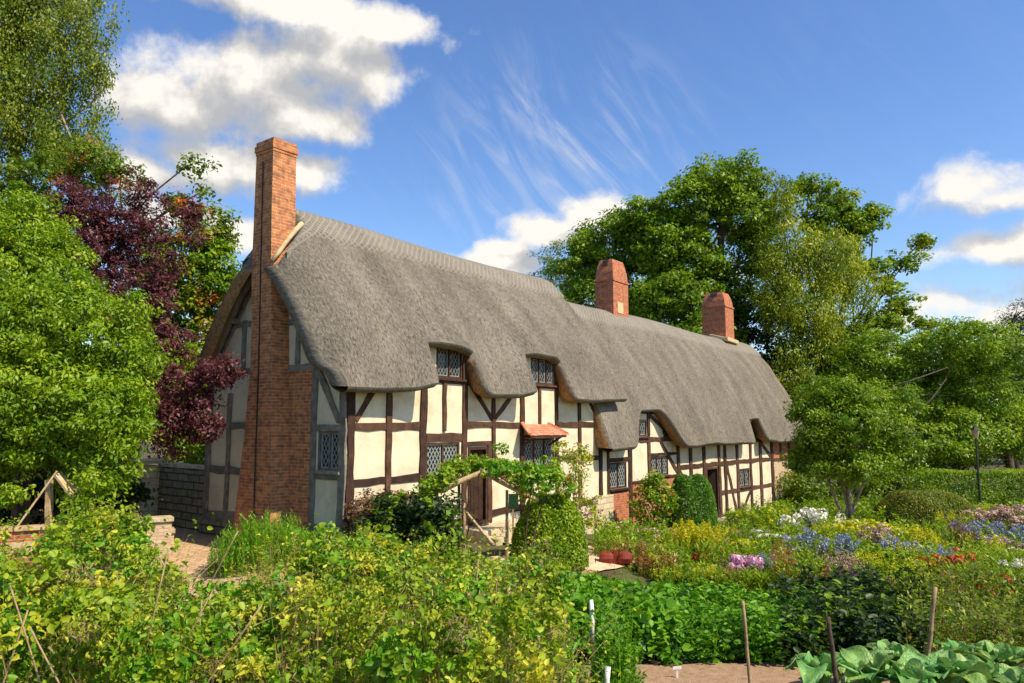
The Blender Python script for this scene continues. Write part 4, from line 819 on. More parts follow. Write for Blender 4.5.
bush('climbing_vine', 'leafy vine tumbling over the right half of the rustic arch', Lb((508, 470, 14.0, 26, 8), (535, 478, 14.2, 26, 12), (490, 466, 14.3, 12, 6), (550, 470, 15, 10, 12), (501, 452, 14.8, 5, 10), (562, 486, 15.2, 10, 12), (530, 492, 14.4, 12, 8)), 105, 34, .075, .15, 'l_lush', stems=3, extra=[('leaf_tip', 'l_lime', 110, .075), ('berry', 'l_red', 4, .05)])
bush('climbing_vine', 'yellow-green vine on the left end of the rustic arch under the leaded window', Lb((462, 466, 14.4, 20, 8), (445, 478, 13.7, 12, 8), (432, 486, 13.6, 10, 8), (478, 462, 14.6, 8, 5)), 62, 32, .065, .13, 'l_green', stems=3, extra=[('leaf_tip', 'l_lime', 90, .075)])
# ---- rustic arch
ax0 = at(478, 470, 14.0); root = empty('garden_arch', (ax0[0], 14.0, gzf(ax0[0], 14)), label='rustic arch of peeled logs over the path to the cottage door', cat='arch')
rl = lambda px, py, Y: Vector(at(px, py, Y))-root.location
for q in [((428, 495, 13.7), (482, 472, 13.9), .055), ((440, 492, 14.6), (486, 468, 14.8), .045), ((480, 470, 13.9), (538, 500, 14.3), .045), ((486, 466, 14.8), (528, 492, 15.2), .04)]:
    mb = MB(); limb(mb, rl(*q[0]), rl(*q[1]), q[2], q[2]*.85, .03, 8, 6); mb.build('rafter_pole', M['log'], root, smooth=True)
for px, pt_, Y in ((437, 490, 13.8), (459, 480, 14.7), (464, 503, 13.9), (507, 490, 14.6)):
    e = at(px, pt_, Y); mb = MB(); limb(mb, rl(px, pt_, Y), (e[0]-root.location.x, e[1]-root.location.y, gzf(e[0], e[1])-root.location.z-.1), .028, .038, .015, 7); mb.build('post', M['bark' if px < 460 else 'stick'], root, smooth=True)
mb = MB(); limb(mb, rl(466, 512, 13.6), rl(494, 545, 13.2), .025, .03, .01, 6); mb.build('brace_pole', M['log'], root, smooth=True)
for q in [((458, 482, 14), (474, 478, 14.8)), ((512, 486, 14), (524, 490, 15)), ((440, 490, 13.7), (452, 485, 14.7))]:
    mb = MB(); limb(mb, rl(*q[0]), rl(*q[1]), .035, .03, .02, 7, 3); mb.build('cross_pole', M['log'], root, smooth=True)

# ---- walls, low brick wall and A-frame at left
def wallthing(name, label, a, b_, th, h, mat, cat='wall', z=None, coping=None):
    a = Vector(a); b_ = Vector(b_); d = b_-a; an = math.atan2(d.y, d.x); z0 = min(gzf(a.x, a.y), gzf(b_.x, b_.y))-.1 if z is None else z
    root = empty(name, (a.x, a.y, z0), an, label=label, cat=cat); mb = MB(); n = max(2, int(d.length/.4)); vs = []
    for i in range(n+1):
        x = d.length*i/n; hh = h+random.uniform(-.04, .04); vs += [(x, -th/2, 0), (x, th/2, 0), (x, th/2-.02, hh), (x, -th/2+.02, hh)]
    fs = [(i*4+j, i*4+(j+1)%4, i*4+4+(j+1)%4, i*4+4+j) for i in range(n) for j in range(4)]+[(3,2,1,0), tuple(n*4+j for j in range(4))]
    mb.add(vs, [f[::-1] for f in fs]); mb.build('wall_face', mat, root)
    if coping:
        mb = MB(); x = 0
        while x < d.length: l_ = random.uniform(.4, .7); mb.box(x, min(x+l_-.015, d.length+.03), -th/2-.03, th/2+.03, h+.03, h+.11+random.uniform(0, .02)); x += l_
        mb.build('coping', coping, root, bevel=.012)
    return root
c0 = Vector((*W(0.4, 7.75)[:2], 0)); 
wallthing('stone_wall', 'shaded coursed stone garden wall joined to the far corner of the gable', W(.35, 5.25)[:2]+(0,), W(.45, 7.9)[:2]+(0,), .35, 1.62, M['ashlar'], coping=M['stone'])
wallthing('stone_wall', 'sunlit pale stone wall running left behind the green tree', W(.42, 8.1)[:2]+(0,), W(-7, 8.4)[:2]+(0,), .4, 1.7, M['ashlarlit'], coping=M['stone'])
p = at(150, 560, 15.2); z = gzf(p[0], p[1]); wallthing('brick_pier', 'small pale brick pier beside the brick path', (p[0]-.12, 15.2, 0), (p[0]+.26, 15.45, 0), .34, at(150, 523, 15.2)[2]-z+.1, M['brickbuff'], 'pier', coping=M['stone'])
p = at(161, 560, 16.6); z = gzf(p[0], p[1]); wallthing('brick_pier', 'lower brick block behind the pale pier on the path edge', (p[0]-.2, 16.6, 0), (p[0]+.15, 16.8, 0), .4, at(161, 530, 16.6)[2]-z, M['brickbuff'], 'pier', coping=M['stone'])
pL = at(-90, 545, 11.6); pR = at(91, 540, 12.9); hz = at(60, 526, 12.7)[2]-min(gzf(pL[0], pL[1]), gzf(pR[0], pR[1]))+.1
r_ = wallthing('low_brick_wall', 'low red brick retaining wall with tan timber boards under the green tree', pL[:2]+(0,), pR[:2]+(0,), .3, hz-.03, M['brickred'])
Ln = (Vector(pR)-Vector(pL)).length
for za, zb_ in ((hz-.36, hz-.20), (hz-.02, hz+.03)):
    mb = MB(); x = 0
    while x < Ln: l_ = random.uniform(.9, 1.5); mb.box(x, min(x+l_-.015, Ln), -.185-random.uniform(0, .01), -.151 if za < hz-.1 else .16, za, zb_+random.uniform(0, .01)); x += l_
    mb.build('timber_board', M['log'], r_, bevel=.006)
a0 = at(50, 520, 12.75); root = empty('wooden_trestle', (a0[0], 12.75, at(50, 525, 12.75)[2]), label='weathered A-shaped timber trestle standing on the low brick wall', cat='trestle')
rl = lambda px, py, Y: Vector(at(px, py, Y))-root.location
for nme, q, w_, d_ in (('leg', ((57, 471, 12.6), (17, 527, 12.4)), .03, .03), ('leg', ((56, 474, 12.7), (87, 514, 12.6)), .10, .045), ('leg', ((60, 472, 13.0), (104, 522, 13.1)), .06, .045), ('post', ((49, 480, 12.8), (49, 526, 12.8)), .10, .09), ('peg', ((61, 507, 12.6), (61, 528, 12.6)), .02, .02)):
    mb = MB(); mb.bar(rl(*q[0]), rl(*q[1]), w_, d_, seg=5, jit=.12); mb.build(nme, M['log'], root, bevel=.005)
bush('shade_laurel', 'dark shrubs in deep shade under the green tree behind the timber trestle', Lb((20, 490, 16.4, 60, 34), (95, 495, 16.6, 46, 28), (60, 470, 16.8, 60, 24), (-50, 490, 16, 50, 36)), 300, 50, .13, .34, 'l_dark')  # dark leaves added to stand in for the black shade beneath the tree
p = at(94, 514, 12.8); root = empty('timber_post', (p[0], 12.8, gzf(p[0], 12.8)), label='short square grey timber post at the end of the low brick wall', cat='post'); mb = MB(); h = p[2]-gzf(p[0], 12.8); mb.bar((0, 0, -.1), (0, 0, h), .12, .12, seg=4, jit=.06); mb.build('post', M['oakgrey'], root, bevel=.008); mb = MB(); mb.box(-.075, .075, -.075, .075, h, h+.03); mb.build('post_cap', M['stick'], root)

# rust-red bow-ended cloche in the bed, lantern, plant label, hanging sign by the door
p = at(615, 566, 16.4); z = gzf(p[0], 16.4)+.02; root = empty('terracotta_pot', (p[0], 16.4, z), label='rust-red clay planter trough with pointed ends lying in the flower bed', cat='planter')
def trough(x0, x1, pw_):
    mb = MB(); vs = []; K = 8
    for i in range(7):
        u = i/6; x = x0+(x1-x0)*u; r = .15*(1-.42*abs(u*2-1)**pw_) if x0 > 0 else .145*(1-.25*abs(u*2-1)**pw_)
        for k in range(K): an = 2*math.pi*k/K; vs.append((x, math.cos(an)*r*.9, .14+math.sin(an)*r))
    fs = [(i*K+k, i*K+(k+1)%K, (i+1)*K+(k+1)%K, (i+1)*K+k) for i in range(6) for k in range(K)]+[tuple(range(K))[::-1], tuple(6*K+k for k in range(K))]; mb.add(vs, fs); return mb
trough(-.33, -.04, 3).build('bowl', M['terracotta'], root, bevel=.006); trough(.05, .37, 3).build('bowl', M['terracotta'], root, bevel=.006)
mb = MB(); mb.box(-.045, .055, -.05, .05, .02, .32); mb.build('centre_peg', M['terracotta'], root, bevel=.01)
p = at(978, 470, 33); z = gzf(p[0], 33); t_ = at(978, 427, 33)[2]; root = empty('lamp_post', (p[0], 33, z), label='slim black lamp post in front of the trees at the right', cat='lamp post'); h = t_-z
mb = MB(); mb.tube([(0, 0, 0), (0, 0, h-.5)], [.05, .035], 8); mb.tube([(0, 0, 0), (0, 0, .5)], [.08, .06], 8); mb.build('pole', M['iron'], root)
mb = MB(); mb.tube([(0, 0, h-.48), (0, 0, h-.14)], [.09, .17], 6); mb.build('lantern_glass', M['lampglass'], root); mb = MB(); mb.tube([(0, 0, h-.14), (0, 0, h), (0, 0, h+.12)], [.19, .07, .02], 6); mb.build('lantern_top', M['iron'], root)
p = at(677, 668, 9.9); z = gzf(p[0], 9.9); root = empty('plant_label', (p[0], 9.9, z), label='tiny white plant label at the edge of the bare earth path', cat='label'); mb = MB(); mb.box(-.012, .012, -.005, .005, 0, .14); mb.build('stake', M['white'], root); mb = MB(); mb.bar((-.055, -.008, .15), (.055, -.01, .155), .035, .008, up=(0, 1, 0)); mb.build('label_plate', M['white'], root)
p = at(512, 508, 17.2); z = gzf(p[0], p[1]); t_ = at(513, 496, 17.2); root = empty('notice_board', (t_[0], 17.2, z), label='small green board on a post by the arch', cat='sign'); mb = MB(); mb.bar((0, 0, 0), (0, 0, t_[2]-z), .04, .04); mb.build('post', M['stick'], root); mb = MB(); h = t_[2]-z; mb.box(-.1, .12, -.03, -.005, h-.28, h+.05); mb.build('board', M['l_teal'], root, bevel=.008)

# ---- canes, posts and string in the foreground
def cane(label, px0, py0, px1, py1, Y, r, mat, name='garden_stake', bandz=None):
    t_ = at(px0, py0, Y); b_ = at(px1, py1, Y); zg = gzf(b_[0], Y); k = (t_[2]-zg)/(t_[2]-b_[2]) if abs(t_[2]-b_[2]) > 1e-3 else 1
    bx = t_[0]+(b_[0]-t_[0])*k; mb = MB(); root_ = Vector((bx, Y, zg)); pts = []; rr = []
    n = 9
    for i in range(n+1):
        u = i/n; pts.append(((t_[0]-bx)*u+random.uniform(-1, 1)*r*.25, random.uniform(-1, 1)*r*.25, -.08+(t_[2]-zg+.08)*u)); rr.append(r*(1.08-.16*u)*(1+random.uniform(-.07, .07)))
    mb.tube(pts, rr, 8); o = mb.build(name, M[mat], smooth=True); o.location = root_
    return tag(o, label, 'stake'), t_
cane('round wooden post standing in the middle of the bean plants', 411, 621, 410, 683, 6.4, .022, 'stick')
cane('thin knobbly stick right of the bean plants', 509, 586, 507, 683, 7.2, .018, 'stick')
cane('light brown stake in front of the lush green leaves above the earth path', 743, 601, 750, 683, 8.0, .019, 'stick')
cane('dark leaning stake among the cabbages', 828, 617, 837, 683, 8.1, .026, 'darkstick')
_, sA = cane('pale stake with string tied to it behind the cabbages', 935, 587, 927, 660, 9.2, .026, 'stick')
_, sB = cane('far stake holding the other end of the string off to the right', 1080, 640, 1080, 690, 7.4, .022, 'stick')
t_ = at(592, 600, 8.3); z = gzf(t_[0], 8.3); root = empty('garden_stake', (t_[0], 8.3, z), label='dark crooked stake with a white painted top left of the leafy column', cat='stake'); h = t_[2]-z
mb = MB(); mb.tube([(-.06, 0, -.05), (-.04, 0, h*.3), (.02, 0, h*.52), (-.01, 0, h*.68)], [.03, .028, .034, .026], 8); mb.build('shaft', M['darkstick'], root, smooth=True)
mb = MB(); mb.tube([(-.01, 0, h*.675), (.0, .0, h*.85), (-.01, 0, h)], [.028, .03, .022], 8); mb.build('painted_top', M['white'], root, smooth=True)
cane('white stake at the foot of the leafy column', 608, 667, 607, 700, 7.4, .03, 'white')
mb = MB(); pts = []
for i in range(13):
    u = i/12; a = Vector(at(937, 598, 9.2)); b_ = Vector(at(1080, 641, 7.4)); q = a.lerp(b_, u); q.z -= .05*math.sin(u*math.pi); pts.append(q)
mb.tube(pts, .004, 5); o = mb.build('garden_string', M['stick'], smooth=True); tag(o, 'taut string running right from the pale stake', 'string')
CL = [('long pale cane leaning right in the middle of the beans', 262, 605, 205, 683, 5.4), ('short crossed twig beside the round wooden post', 385, 612, 350, 683, 5.8), ('thin pale cane rising from the yellow leaves near the post', 432, 590, 440, 683, 6.3), ('slanting twig at the left edge below the low wall', 10, 585, 34, 660, 5.2),
      ('crossed thin dry cane at the left edge of the bean plants', 28, 610, 0, 690, 5.2), ('thin bent cane rising over the left bean plants', 75, 560, 38, 610, 6.6),
      ('tall thin cane leaning right in the left bean plants', 168, 550, 138, 683, 5.6), ('short thin cane crossing the tall one', 117, 578, 136, 683, 5.5),
      ('long cane leaning right between the beans and the brick path', 213, 590, 162, 683, 5.7), ('slender cane near the brick path end', 202, 600, 195, 683, 5.9),
      ('dry cane leaning across the spiky bush', 238, 531, 222, 560, 11.5), ('thin cane right of the round wooden post', 478, 560, 470, 683, 6.9), ('thin cane left of the knobbly stick', 497, 575, 490, 683, 7.4),
      ('thin pale cane standing near the marrow leaves', 566, 620, 556, 683, 7.6), ('low bent twig in the left bean plants', 30, 628, 60, 683, 5.0), ('thin stalk leaning left in the middle bean plants', 300, 600, 282, 683, 6.2)]
for l_, a, b_, c, d, Y in CL: cane(l_, a, b_, c, d, Y, .0062 if Y < 8 else .011, 'stick', 'bamboo_cane')

# ================================================================== planting
def region(n, x0, x1, Y0, Y1, fx=None):
    """points over a ground patch given by its left/right edges at the near and far side"""
    Y = Y0+(Y1-Y0)*rng.random(n); u = (Y-Y0)/(Y1-Y0); a = x0[0]+(x0[1]-x0[0])*u; b_ = x1[0]+(x1[1]-x1[0])*u; return a+(b_-a)*rng.random(n), Y

def patchy(X, Y, k=1.0): return .5+.25*np.sin(X*2.1*k+Y*1.3)+.25*np.sin(X*.9-Y*2.4*k+1)
def stuffobj(lb, name, label, cat, mats): o = lb.build(name, mats, hq=name in ('bean_plants', 'marrow_leaves', 'potato_plants', 'kale_plants', 'currant_bushes', 'bramble_patch')); return tag(o, label, cat, kind='stuff')
# tangled beans / sweet peas in the left and middle foreground (several depth layers)
lb = LB()
def beans(n, px0, px1, Y0, Y1, top, nl=20, leaf=.065):
    X, Y = region(n, (gx(px0, Y0), gx(px0, Y1)), (gx(px1, Y0), gx(px1, Y1)), Y0, Y1); pxs = X/Y*744+512
    H = np.clip(top(pxs)*rng.uniform(.62, 1.07, n), .25, 2.3); zone = np.sin(pxs*.021+Y*2.1)+np.sin(pxs*.047-Y*1.3)+.6*rng.normal(size=n)
    for sel, mi, sz, asp, k_ in ((zone > .75, 4, leaf*1.25, .75, 1.0), ((zone <= .75) & (zone > -.2), 1, leaf, .6, 1.15), (zone <= -.2, 0, leaf*.8, .5, 1.3), (zone <= -1.0, 2, leaf*.7, .3, .8), (np.abs(zone) < .45, 5, leaf*.85, .5, .9)):
        for rep_ in range(2):
            q = rng.random(n) < .75; q &= sel; stems(lb, X[q]+rng.normal(size=q.sum())*.06, Y[q]+rng.normal(size=q.sum())*.06, H[q]*(1-.12*rep_*rng.random(q.sum())), int(nl*k_), sz, mi, 3, asp=asp, lean=.16, leafup=-.2, r=.0028, spread=.17, frac0=.15, tint=.35, rough=1.6)
def ztop(px, Y, tab): return np.interp(px, [q[0] for q in tab], [at(q[0], q[1], Y)[2] for q in tab])+.95
tabN = [(-80, 565), (0, 560), (60, 556), (130, 565), (190, 610), (260, 610), (290, 575), (330, 585), (400, 585), (470, 578), (540, 590), (600, 625)]
tabM = [(-80, 540), (0, 543), (60, 530), (100, 512), (135, 520), (160, 555), (190, 600), (265, 604), (295, 560), (340, 532), (400, 538), (460, 546), (520, 565)]
beans(300, -60, 570, 5.2, 6.9, lambda p: ztop(p, 6.1, tabN)+.16*np.sin(p*.045)+.10*np.sin(p*.13+1), 30, .055)
beans(420, -60, 530, 7.0, 9.4, lambda p: ztop(p, 8.2, tabM)+.16*np.sin(p*.05+2)+.1*np.sin(p*.17), 30, .062)
lob = []
for _ in range(150):
    Y = random.uniform(5.2, 9.3); px = random.uniform(-50, 555)
    zt = float(ztop(px, 8.2 if Y > 7 else 6.1, tabM if Y > 7 else tabN))-.95; rr_ = random.uniform(.16, .36); lob.append((gx(px, Y), Y, zt-rr_*random.uniform(.6, 2.2), rr_, rr_, rr_*random.uniform(.6, 1.1)))
for mi, cnt, sz, asp_ in ((1, 520, .055, .65), (4, 480, .062, .7), (0, 800, .042, .5), (5, 190, .055, .65), (2, 300, .045, .22)):
    sub = [lob[k] for k in rng.choice(len(lob), 60, replace=False)]; crown(lb, sub, cnt, 32, sz, .12, mi, droop=.3, shell=.4, asp=asp_, cz=.8, up=.35, tint=.6)
# pale arching stalks over the tangle
n = 520; Y = rng.uniform(5.0, 9.2, n); X = gx(rng.uniform(-50, 560, n), Y); px_ = X/Y*744+512; H = np.clip(ztop(px_, 8.2, tabM)*rng.uniform(.75, 1.2, n), .3, 2.3); Bp = np.stack([X, Y, gz(X, Y)], 1); D = rng.normal(size=(n, 2))*.16; K = 7; prev = Bp.copy()
for k in range(1, K+1):
    u = k/K; q = Bp.copy(); q[:, :2] += D*(u**2)*H[:, None]*1.6; q[:, 2] += H*(u-.14*u**3); q += rng.normal(size=q.shape)*.008; mid = (q+prev)/2; ax = q-prev; ln = np.linalg.norm(ax, axis=1)
    for rep_ in range(2): lb.add(mid, ax, rdir(n), ln*1.08, np.full(n, .011*(1.15-.6*u)), rng.random(n), 2)
    prev = q
    if k >= 3:   # hanging pods and curled dead leaves
        z_ = rng.random(n) < .45; lb.add(q[z_]+rng.normal(size=(z_.sum(), 3))*.03, np.array([0, 0, -1.])+rdir(z_.sum())*.6, rdir(z_.sum()), rng.uniform(.03, .07, z_.sum()), np.full(z_.sum(), .016), rng.random(z_.sum()), 2)
stuffobj(lb, 'bean_plants', 'tangled yellowing bean and sweet pea plants across the left foreground', 'bean plants', [M['l_bean'], M['l_lush'], M['l_straw'], M['l_straw'], M['l_lime'], M['l_gold']])
lb = LB(); X, Y = region(330, (gx(-40, 9.6), gx(-20, 12.6)), (gx(150, 9.6), gx(150, 12.6)), 9.6, 12.6); stems(lb, X, Y, rng.uniform(.35, .75, 330), 26, .09, 0, 1, asp=.7, spread=.15)
stuffobj(lb, 'bramble_patch', 'low green bramble-like growth in front of the low brick wall', 'ground cover', [M['l_green'], M['l_lime'] ])
lb = LB(); X, Y = region(300, (gx(300, 9.6), gx(235, 13.6)), (gx(440, 9.6), gx(440, 13.6)), 9.6, 13.6); H = rng.uniform(.45, 1.0, 300); stems(lb, X, Y, H, 28, .07, 0, 1, asp=.5, spread=.12, r=.004)
s = rng.random(300) < .5; stems(lb, X[s], Y[s], H[s]*1.05, 14, .06, 2, 1, asp=.4, spread=.1)
stuffobj(lb, 'seeding_plants', 'olive green seeding plants with pale pods in front of the gable corner', 'ground cover', [M['l_bean'], M['l_straw'], M['l_mid']])
# bright bushy growth in front of the arch
lb = LB(); X, Y = region(330, (gx(430, 9.4), gx(440, 13.3)), (gx(560, 9.4), gx(560, 13.3)), 9.4, 13.3); stems(lb, X, Y, np.clip(.95-.05*(Y-9), .3, 1.2)*rng.uniform(.7, 1.15, 330), 26, .10, 0, 1, asp=.7, spread=.16)
s = rng.random(330) < .35; stems(lb, X[s], Y[s], rng.uniform(.6, 1.0, s.sum()), 16, .09, 2, 1, asp=.6, spread=.14)
stuffobj(lb, 'currant_bushes', 'dense lime green soft fruit foliage in front of the rustic arch', 'ground cover', [M['l_green'], M['l_mid'], M['l_lime']])
# marrow / potato foliage
lb = LB(); X, Y = region(520, (gx(535, 10.5), gx(555, 14.6)), (gx(672, 10.5), gx(690, 14.6)), 10.5, 14.6); H = rng.uniform(.35, .8, 520); H *= np.interp(Y, [11, 14.5], [1, .36]); stems(lb, X, Y, H, 18, .13, 0, 0, asp=.85, spread=.18, leafup=.0, frac0=.3, rough=1.0)
stems(lb, X[:260], Y[:260], H[:260]*.9, 8, .14, 1, 1, asp=.6, spread=.16, leafup=.2)
stuffobj(lb, 'marrow_leaves', 'broad bright green marrow leaves left of the potato plants', 'vegetable bed', [M['l_lush'], M['l_teal']])
lb = LB(); X, Y = region(420, (gx(650, 10.45), gx(690, 14.2)), (gx(800, 10.6), gx(800, 14.2)), 10.45, 14.2); H = rng.uniform(.3, .85, 420)*(.75+.25*np.sin(X*2.3)*np.sin(Y*1.9))*np.interp(Y, [11, 14.5], [1, .5]); stems(lb, X, Y, H, 34, .10, 0, 0, asp=.55, spread=.18, leafup=.1, rough=1.1)
stuffobj(lb, 'potato_plants', 'lush green leafy crop behind the light brown stake', 'vegetable bed', [M['l_lush']])
lb = LB(); X, Y = region(420, (gx(775, 10.3), gx(770, 14)), (gx(905, 10.3), gx(915, 14)), 10.3, 14); H = rng.uniform(.25, .72, 420); stems(lb, X, Y, H, 22, .13, 0, 0, asp=.6, spread=.16, leafup=.1)
stems(lb, X[:160], Y[:160], H[:160]*1.05, 14, .12, 1, 1, asp=.5, spread=.14)
stuffobj(lb, 'kale_plants', 'dark green vegetable leaves behind the cabbages', 'vegetable bed', [M['l_dark'], M['l_green']])
lb = LB(); X, Y = region(420, (gx(895, 10.3), gx(900, 14.4)), (gx(1100, 10.3), gx(1090, 14.4)), 10.3, 14.4); H = rng.uniform(.3, .85, 420); stems(lb, X, Y, H, 26, .10, 0, 2, asp=.4, spread=.15, leafup=.5)
stems(lb, X[:160], Y[:160], H[:160]*1.1, 24, .08, 1, 2, asp=.3, spread=.14, leafup=.8)
stuffobj(lb, 'border_foliage', 'olive green wispy foliage behind the string on the right', 'flower border', [M['l_mid'], M['l_bean'], M['l_brown']])
# mixed border: a carpet of foliage
lb = LB(); n = 1500; X, Y = region(n, (gx(590, 14.8), gx(600, 24)), (gx(1060, 14.8), gx(1080, 24)), 14.8, 24.5)
kk = ~((Y < 16.6) & (X > gx(575, 16)) & (X < gx(645, 16))); X = X[kk]; Y = Y[kk]; n = len(X); H = (.16+.42*patchy(X, Y))*rng.uniform(.7, 1.25, n)+.08; pz = patchy(X, Y, .7)
for mi, sel in ((0, pz < .45), (1, (pz >= .45) & (pz < .7)), (2, pz >= .7)): stems(lb, X[sel], Y[sel], H[sel], 26, .11, mi, mi, asp=.34, spread=.14, leafup=.8)
stuffobj(lb, 'border_foliage', 'mixed green foliage filling the flower border', 'flower border', [M['l_green'], M['l_lime'], M['l_lime']])
lb = LB(); n = 1100; X, Y = region(n, (gx(740, 24), gx(700, 38)), (gx(1080, 24), gx(1100, 38)), 24.5, 37)
kk = ~((Y < 26.9) & (X > gx(875, 26)) & (X < gx(975, 26))); X = X[kk]; Y = Y[kk]; n = len(X); H = (.15+.5*patchy(X, Y))*rng.uniform(.75, 1.2, n)+.1; stems(lb, X, Y, H, 20, .17, 0, 0, asp=.4, spread=.2, leafup=.6); s = patchy(X, Y, .6) > .5; stems(lb, X[s], Y[s], H[s]*1.15, 14, .15, 1, 1, asp=.4, spread=.2, leafup=.8)
stuffobj(lb, 'border_foliage', 'yellow-green foliage of the far border below the clipped hedge', 'flower border', [M['l_green'], M['l_lime']])
lb = LB(); n = 420; X, Y = region(n, (gx(600, 18.4), gx(610, 21.6)), (gx(730, 18.4), gx(800, 21.6)), 19, 23.0); stems(lb, X, Y, rng.uniform(.1, .3, n), 16, .08, 0, 0, asp=.5, spread=.15)
T = np.stack([X, Y, gz(X, Y)+.3], 1)[:120]; heads(lb, T, .05, 10, .05, 1, .5); stuffobj(lb, 'edging_flowers', 'low mauve edging flowers along the foot of the wing wall', 'flower border', [M['l_mid'], M['l_pink']])
# grass and weeds here and there
lb = LB(); n = 6000; X = rng.uniform(-9, 22, n); Y = rng.uniform(3.6, 34, n); s_ = (X-HC[0])*hf[0]+(Y-HC[1])*hf[1]; t_ = (X-HC[0])*hg[0]+(Y-HC[1])*hg[1]
k = ~((t_ > -3.7) & (s_ < 32) & (t_ < 12)) & ~((Y > 8.8) & (Y < 10.55) & (X > -.8)); X = X[k]; Y = Y[k]; stems(lb, X, Y, rng.uniform(.06, .2, len(X)), 7, .07, 0, 0, asp=.3, spread=.08, leafup=.8)
stuffobj(lb, 'weeds', 'low weeds and grass tufts between the beds', 'grass', [M['l_mid']])

# individual clumps in the border
def clump(name, label, px, pyt, Y, rx, n, leafm, leaf, asp, fm=None, style='ball', fs=.06, fn=None, npet=16, psz=.04, cat='flower clump', ry=None, nl=22, up=.7, group=None, stemtop=1.0):
    t_ = at(px, pyt, Y); z0 = gzf(t_[0], Y); h = (t_[2]-z0)*1.07; n = int(n*1.25); fs *= 1.25; psz *= 1.25; root = empty(name, (t_[0], Y, z0), label=label, cat=cat, group=group); lb = LB()
    an = rng.random(n)*6.283; rr = rng.random(n)**.5; X = t_[0]+np.cos(an)*rr*rx; Yy = Y+np.sin(an)*rr*(ry or rx); H = h*(1-.22*rr)*rng.uniform(.82, 1.04, n)
    X += rng.normal(size=n)*rx*.22; Yy += rng.normal(size=n)*rx*.2; H *= rng.uniform(.6, 1.12, n); T = stems(lb, X, Yy, H, nl, leaf, 0, 0, asp=asp, lean=.07, leafup=up, spread=.09, zb=np.full(n, z0)); lb.build('foliage', M[leafm], root)
    if fm:
        T = T[:int(fn*1.3)] if fn else T
        for ti in T[:100, None]:
            l2 = LB()
            if style == 'ball': heads(l2, ti, fs, npet, psz, 0)
            elif style == 'flat': heads(l2, ti, fs, npet, psz, 0, .45)
            else: spikes(l2, ti, fs, fs*.22, npet, psz, 0)
            l2.build('flower_head', M[fm], root)
    return root
clump('goldenrod', 'tall yellow-green feathery clump in front of the clipped box bush', 692, 532, 19.0, .62, 60, 'l_lime', .10, .25, 'l_yellow', 'spike', .42, None, 70, .05)
clump('goldenrod', 'smaller yellow-topped clump left of the red flowers', 668, 545, 19.4, .3, 26, 'l_lime', .10, .25, 'l_yellow', 'spike', .3, None, 50, .05)
clump('bronze_grass', 'rusty tipped feathery grass left of the yellow-green clump', 625, 550, 17.2, .85, 190, 'l_mid', .16, .10, 'l_rust', 'spike', .34, None, 22, .045, ry=.6, up=1.6)
clump('bronze_grass', 'rusty tipped grass beside the red clay trough', 655, 562, 16.2, .4, 80, 'l_mid', .15, .10, 'l_rust', 'spike', .3, None, 22, .045, up=1.6)
clump('fennel', 'low orange-tinted wispy plant left of the red clay trough', 580, 572, 15.3, .36, 50, 'l_rust', .08, .14, None, up=1.2)
clump('phlox', 'pink and white phlox in full bloom in the middle of the border', 746, 556, 16.0, .30, 34, 'l_green', .09, .3, 'l_pink', 'ball', .075, None, 44, .045)
clump('red_bergamot', 'red flowers behind the pink phlox near the wing doorway', 712, 545, 18.6, .32, 26, 'l_green', .09, .3, 'l_red', 'flat', .06, None, 22, .045)
clump('loosestrife', 'small yellow flowered plants in front of the rusty grass', 668, 572, 15.6, .35, 40, 'l_mid', .08, .3, 'l_yellow', 'spike', .16, None, 18, .035)
clump('loosestrife', 'yellow flowered plants left of the pink phlox', 705, 570, 15.5, .38, 46, 'l_mid', .08, .3, 'l_yellow', 'spike', .18, None, 20, .035)
clump('white_phlox', 'white flowers low in front of the small multi-stemmed tree', 818, 512, 24.2, .48, 32, 'l_green', .1, .3, 'l_whitef', 'ball', .12, 20, 30, .08)
clump('white_phlox', 'white flower heads left of the multi-stemmed tree', 788, 516, 22.6, .4, 24, 'l_green', .1, .3, 'l_whitef', 'ball', .07, 10, 24, .06)
clump('hollyhock', 'cream flower heads near the end of the wing wall', 775, 532, 20.5, .4, 30, 'l_lime', .12, .5, 'l_whitef', 'flat', .09, 10, 26, .055)
clump('hollyhock', 'tall yellow-green leafy stems at the end of the cottage', 766, 505, 24.0, .7, 60, 'l_lime', .13, .5, 'l_yellow', 'ball', .05, 16, 14, .05)
clump('yellow_daisy', 'bright yellow clump under the multi-stemmed tree', 862, 522, 21.5, .9, 90, 'l_lime', .1, .3, 'l_yellow', 'flat', .07, None, 18, .05, ry=.5)
clump('yellow_daisy', 'bright yellow tuft in front of the clipped mound', 926, 534, 19.0, .32, 36, 'l_lime', .09, .3, 'l_yellow', 'spike', .25, None, 36, .05)
gl = ['blue globe flowers left of the multi-stemmed tree trunks', 'blue globe flowers directly below the multi-stemmed tree', 'blue globe flowers in front of the clipped mound', 'blue globe flowers right of the clipped mound', 'blue globe flowers at the right edge of the border']
for l_, (px, py, Y, rx, n) in zip(gl, [(806, 532, 18.5, .5, 20), (838, 536, 17.6, .45, 22), (897, 538, 17.4, .4, 26), (972, 522, 21.5, .6, 26), (1012, 526, 20.5, .7, 30)]):
    clump('globe_thistle', l_, px, py, Y, rx, n, 'l_teal', .10, .3, 'l_blue', 'ball', .055, None, 34, .03, group='blue globe flowers through the border')
clump('joe_pye_weed', 'dusty pink flower plumes at the right edge under the hedge', 1010, 508, 24.5, 1.1, 70, 'l_mid', .12, .3, 'l_dusty', 'flat', .12, None, 26, .06, ry=.6)
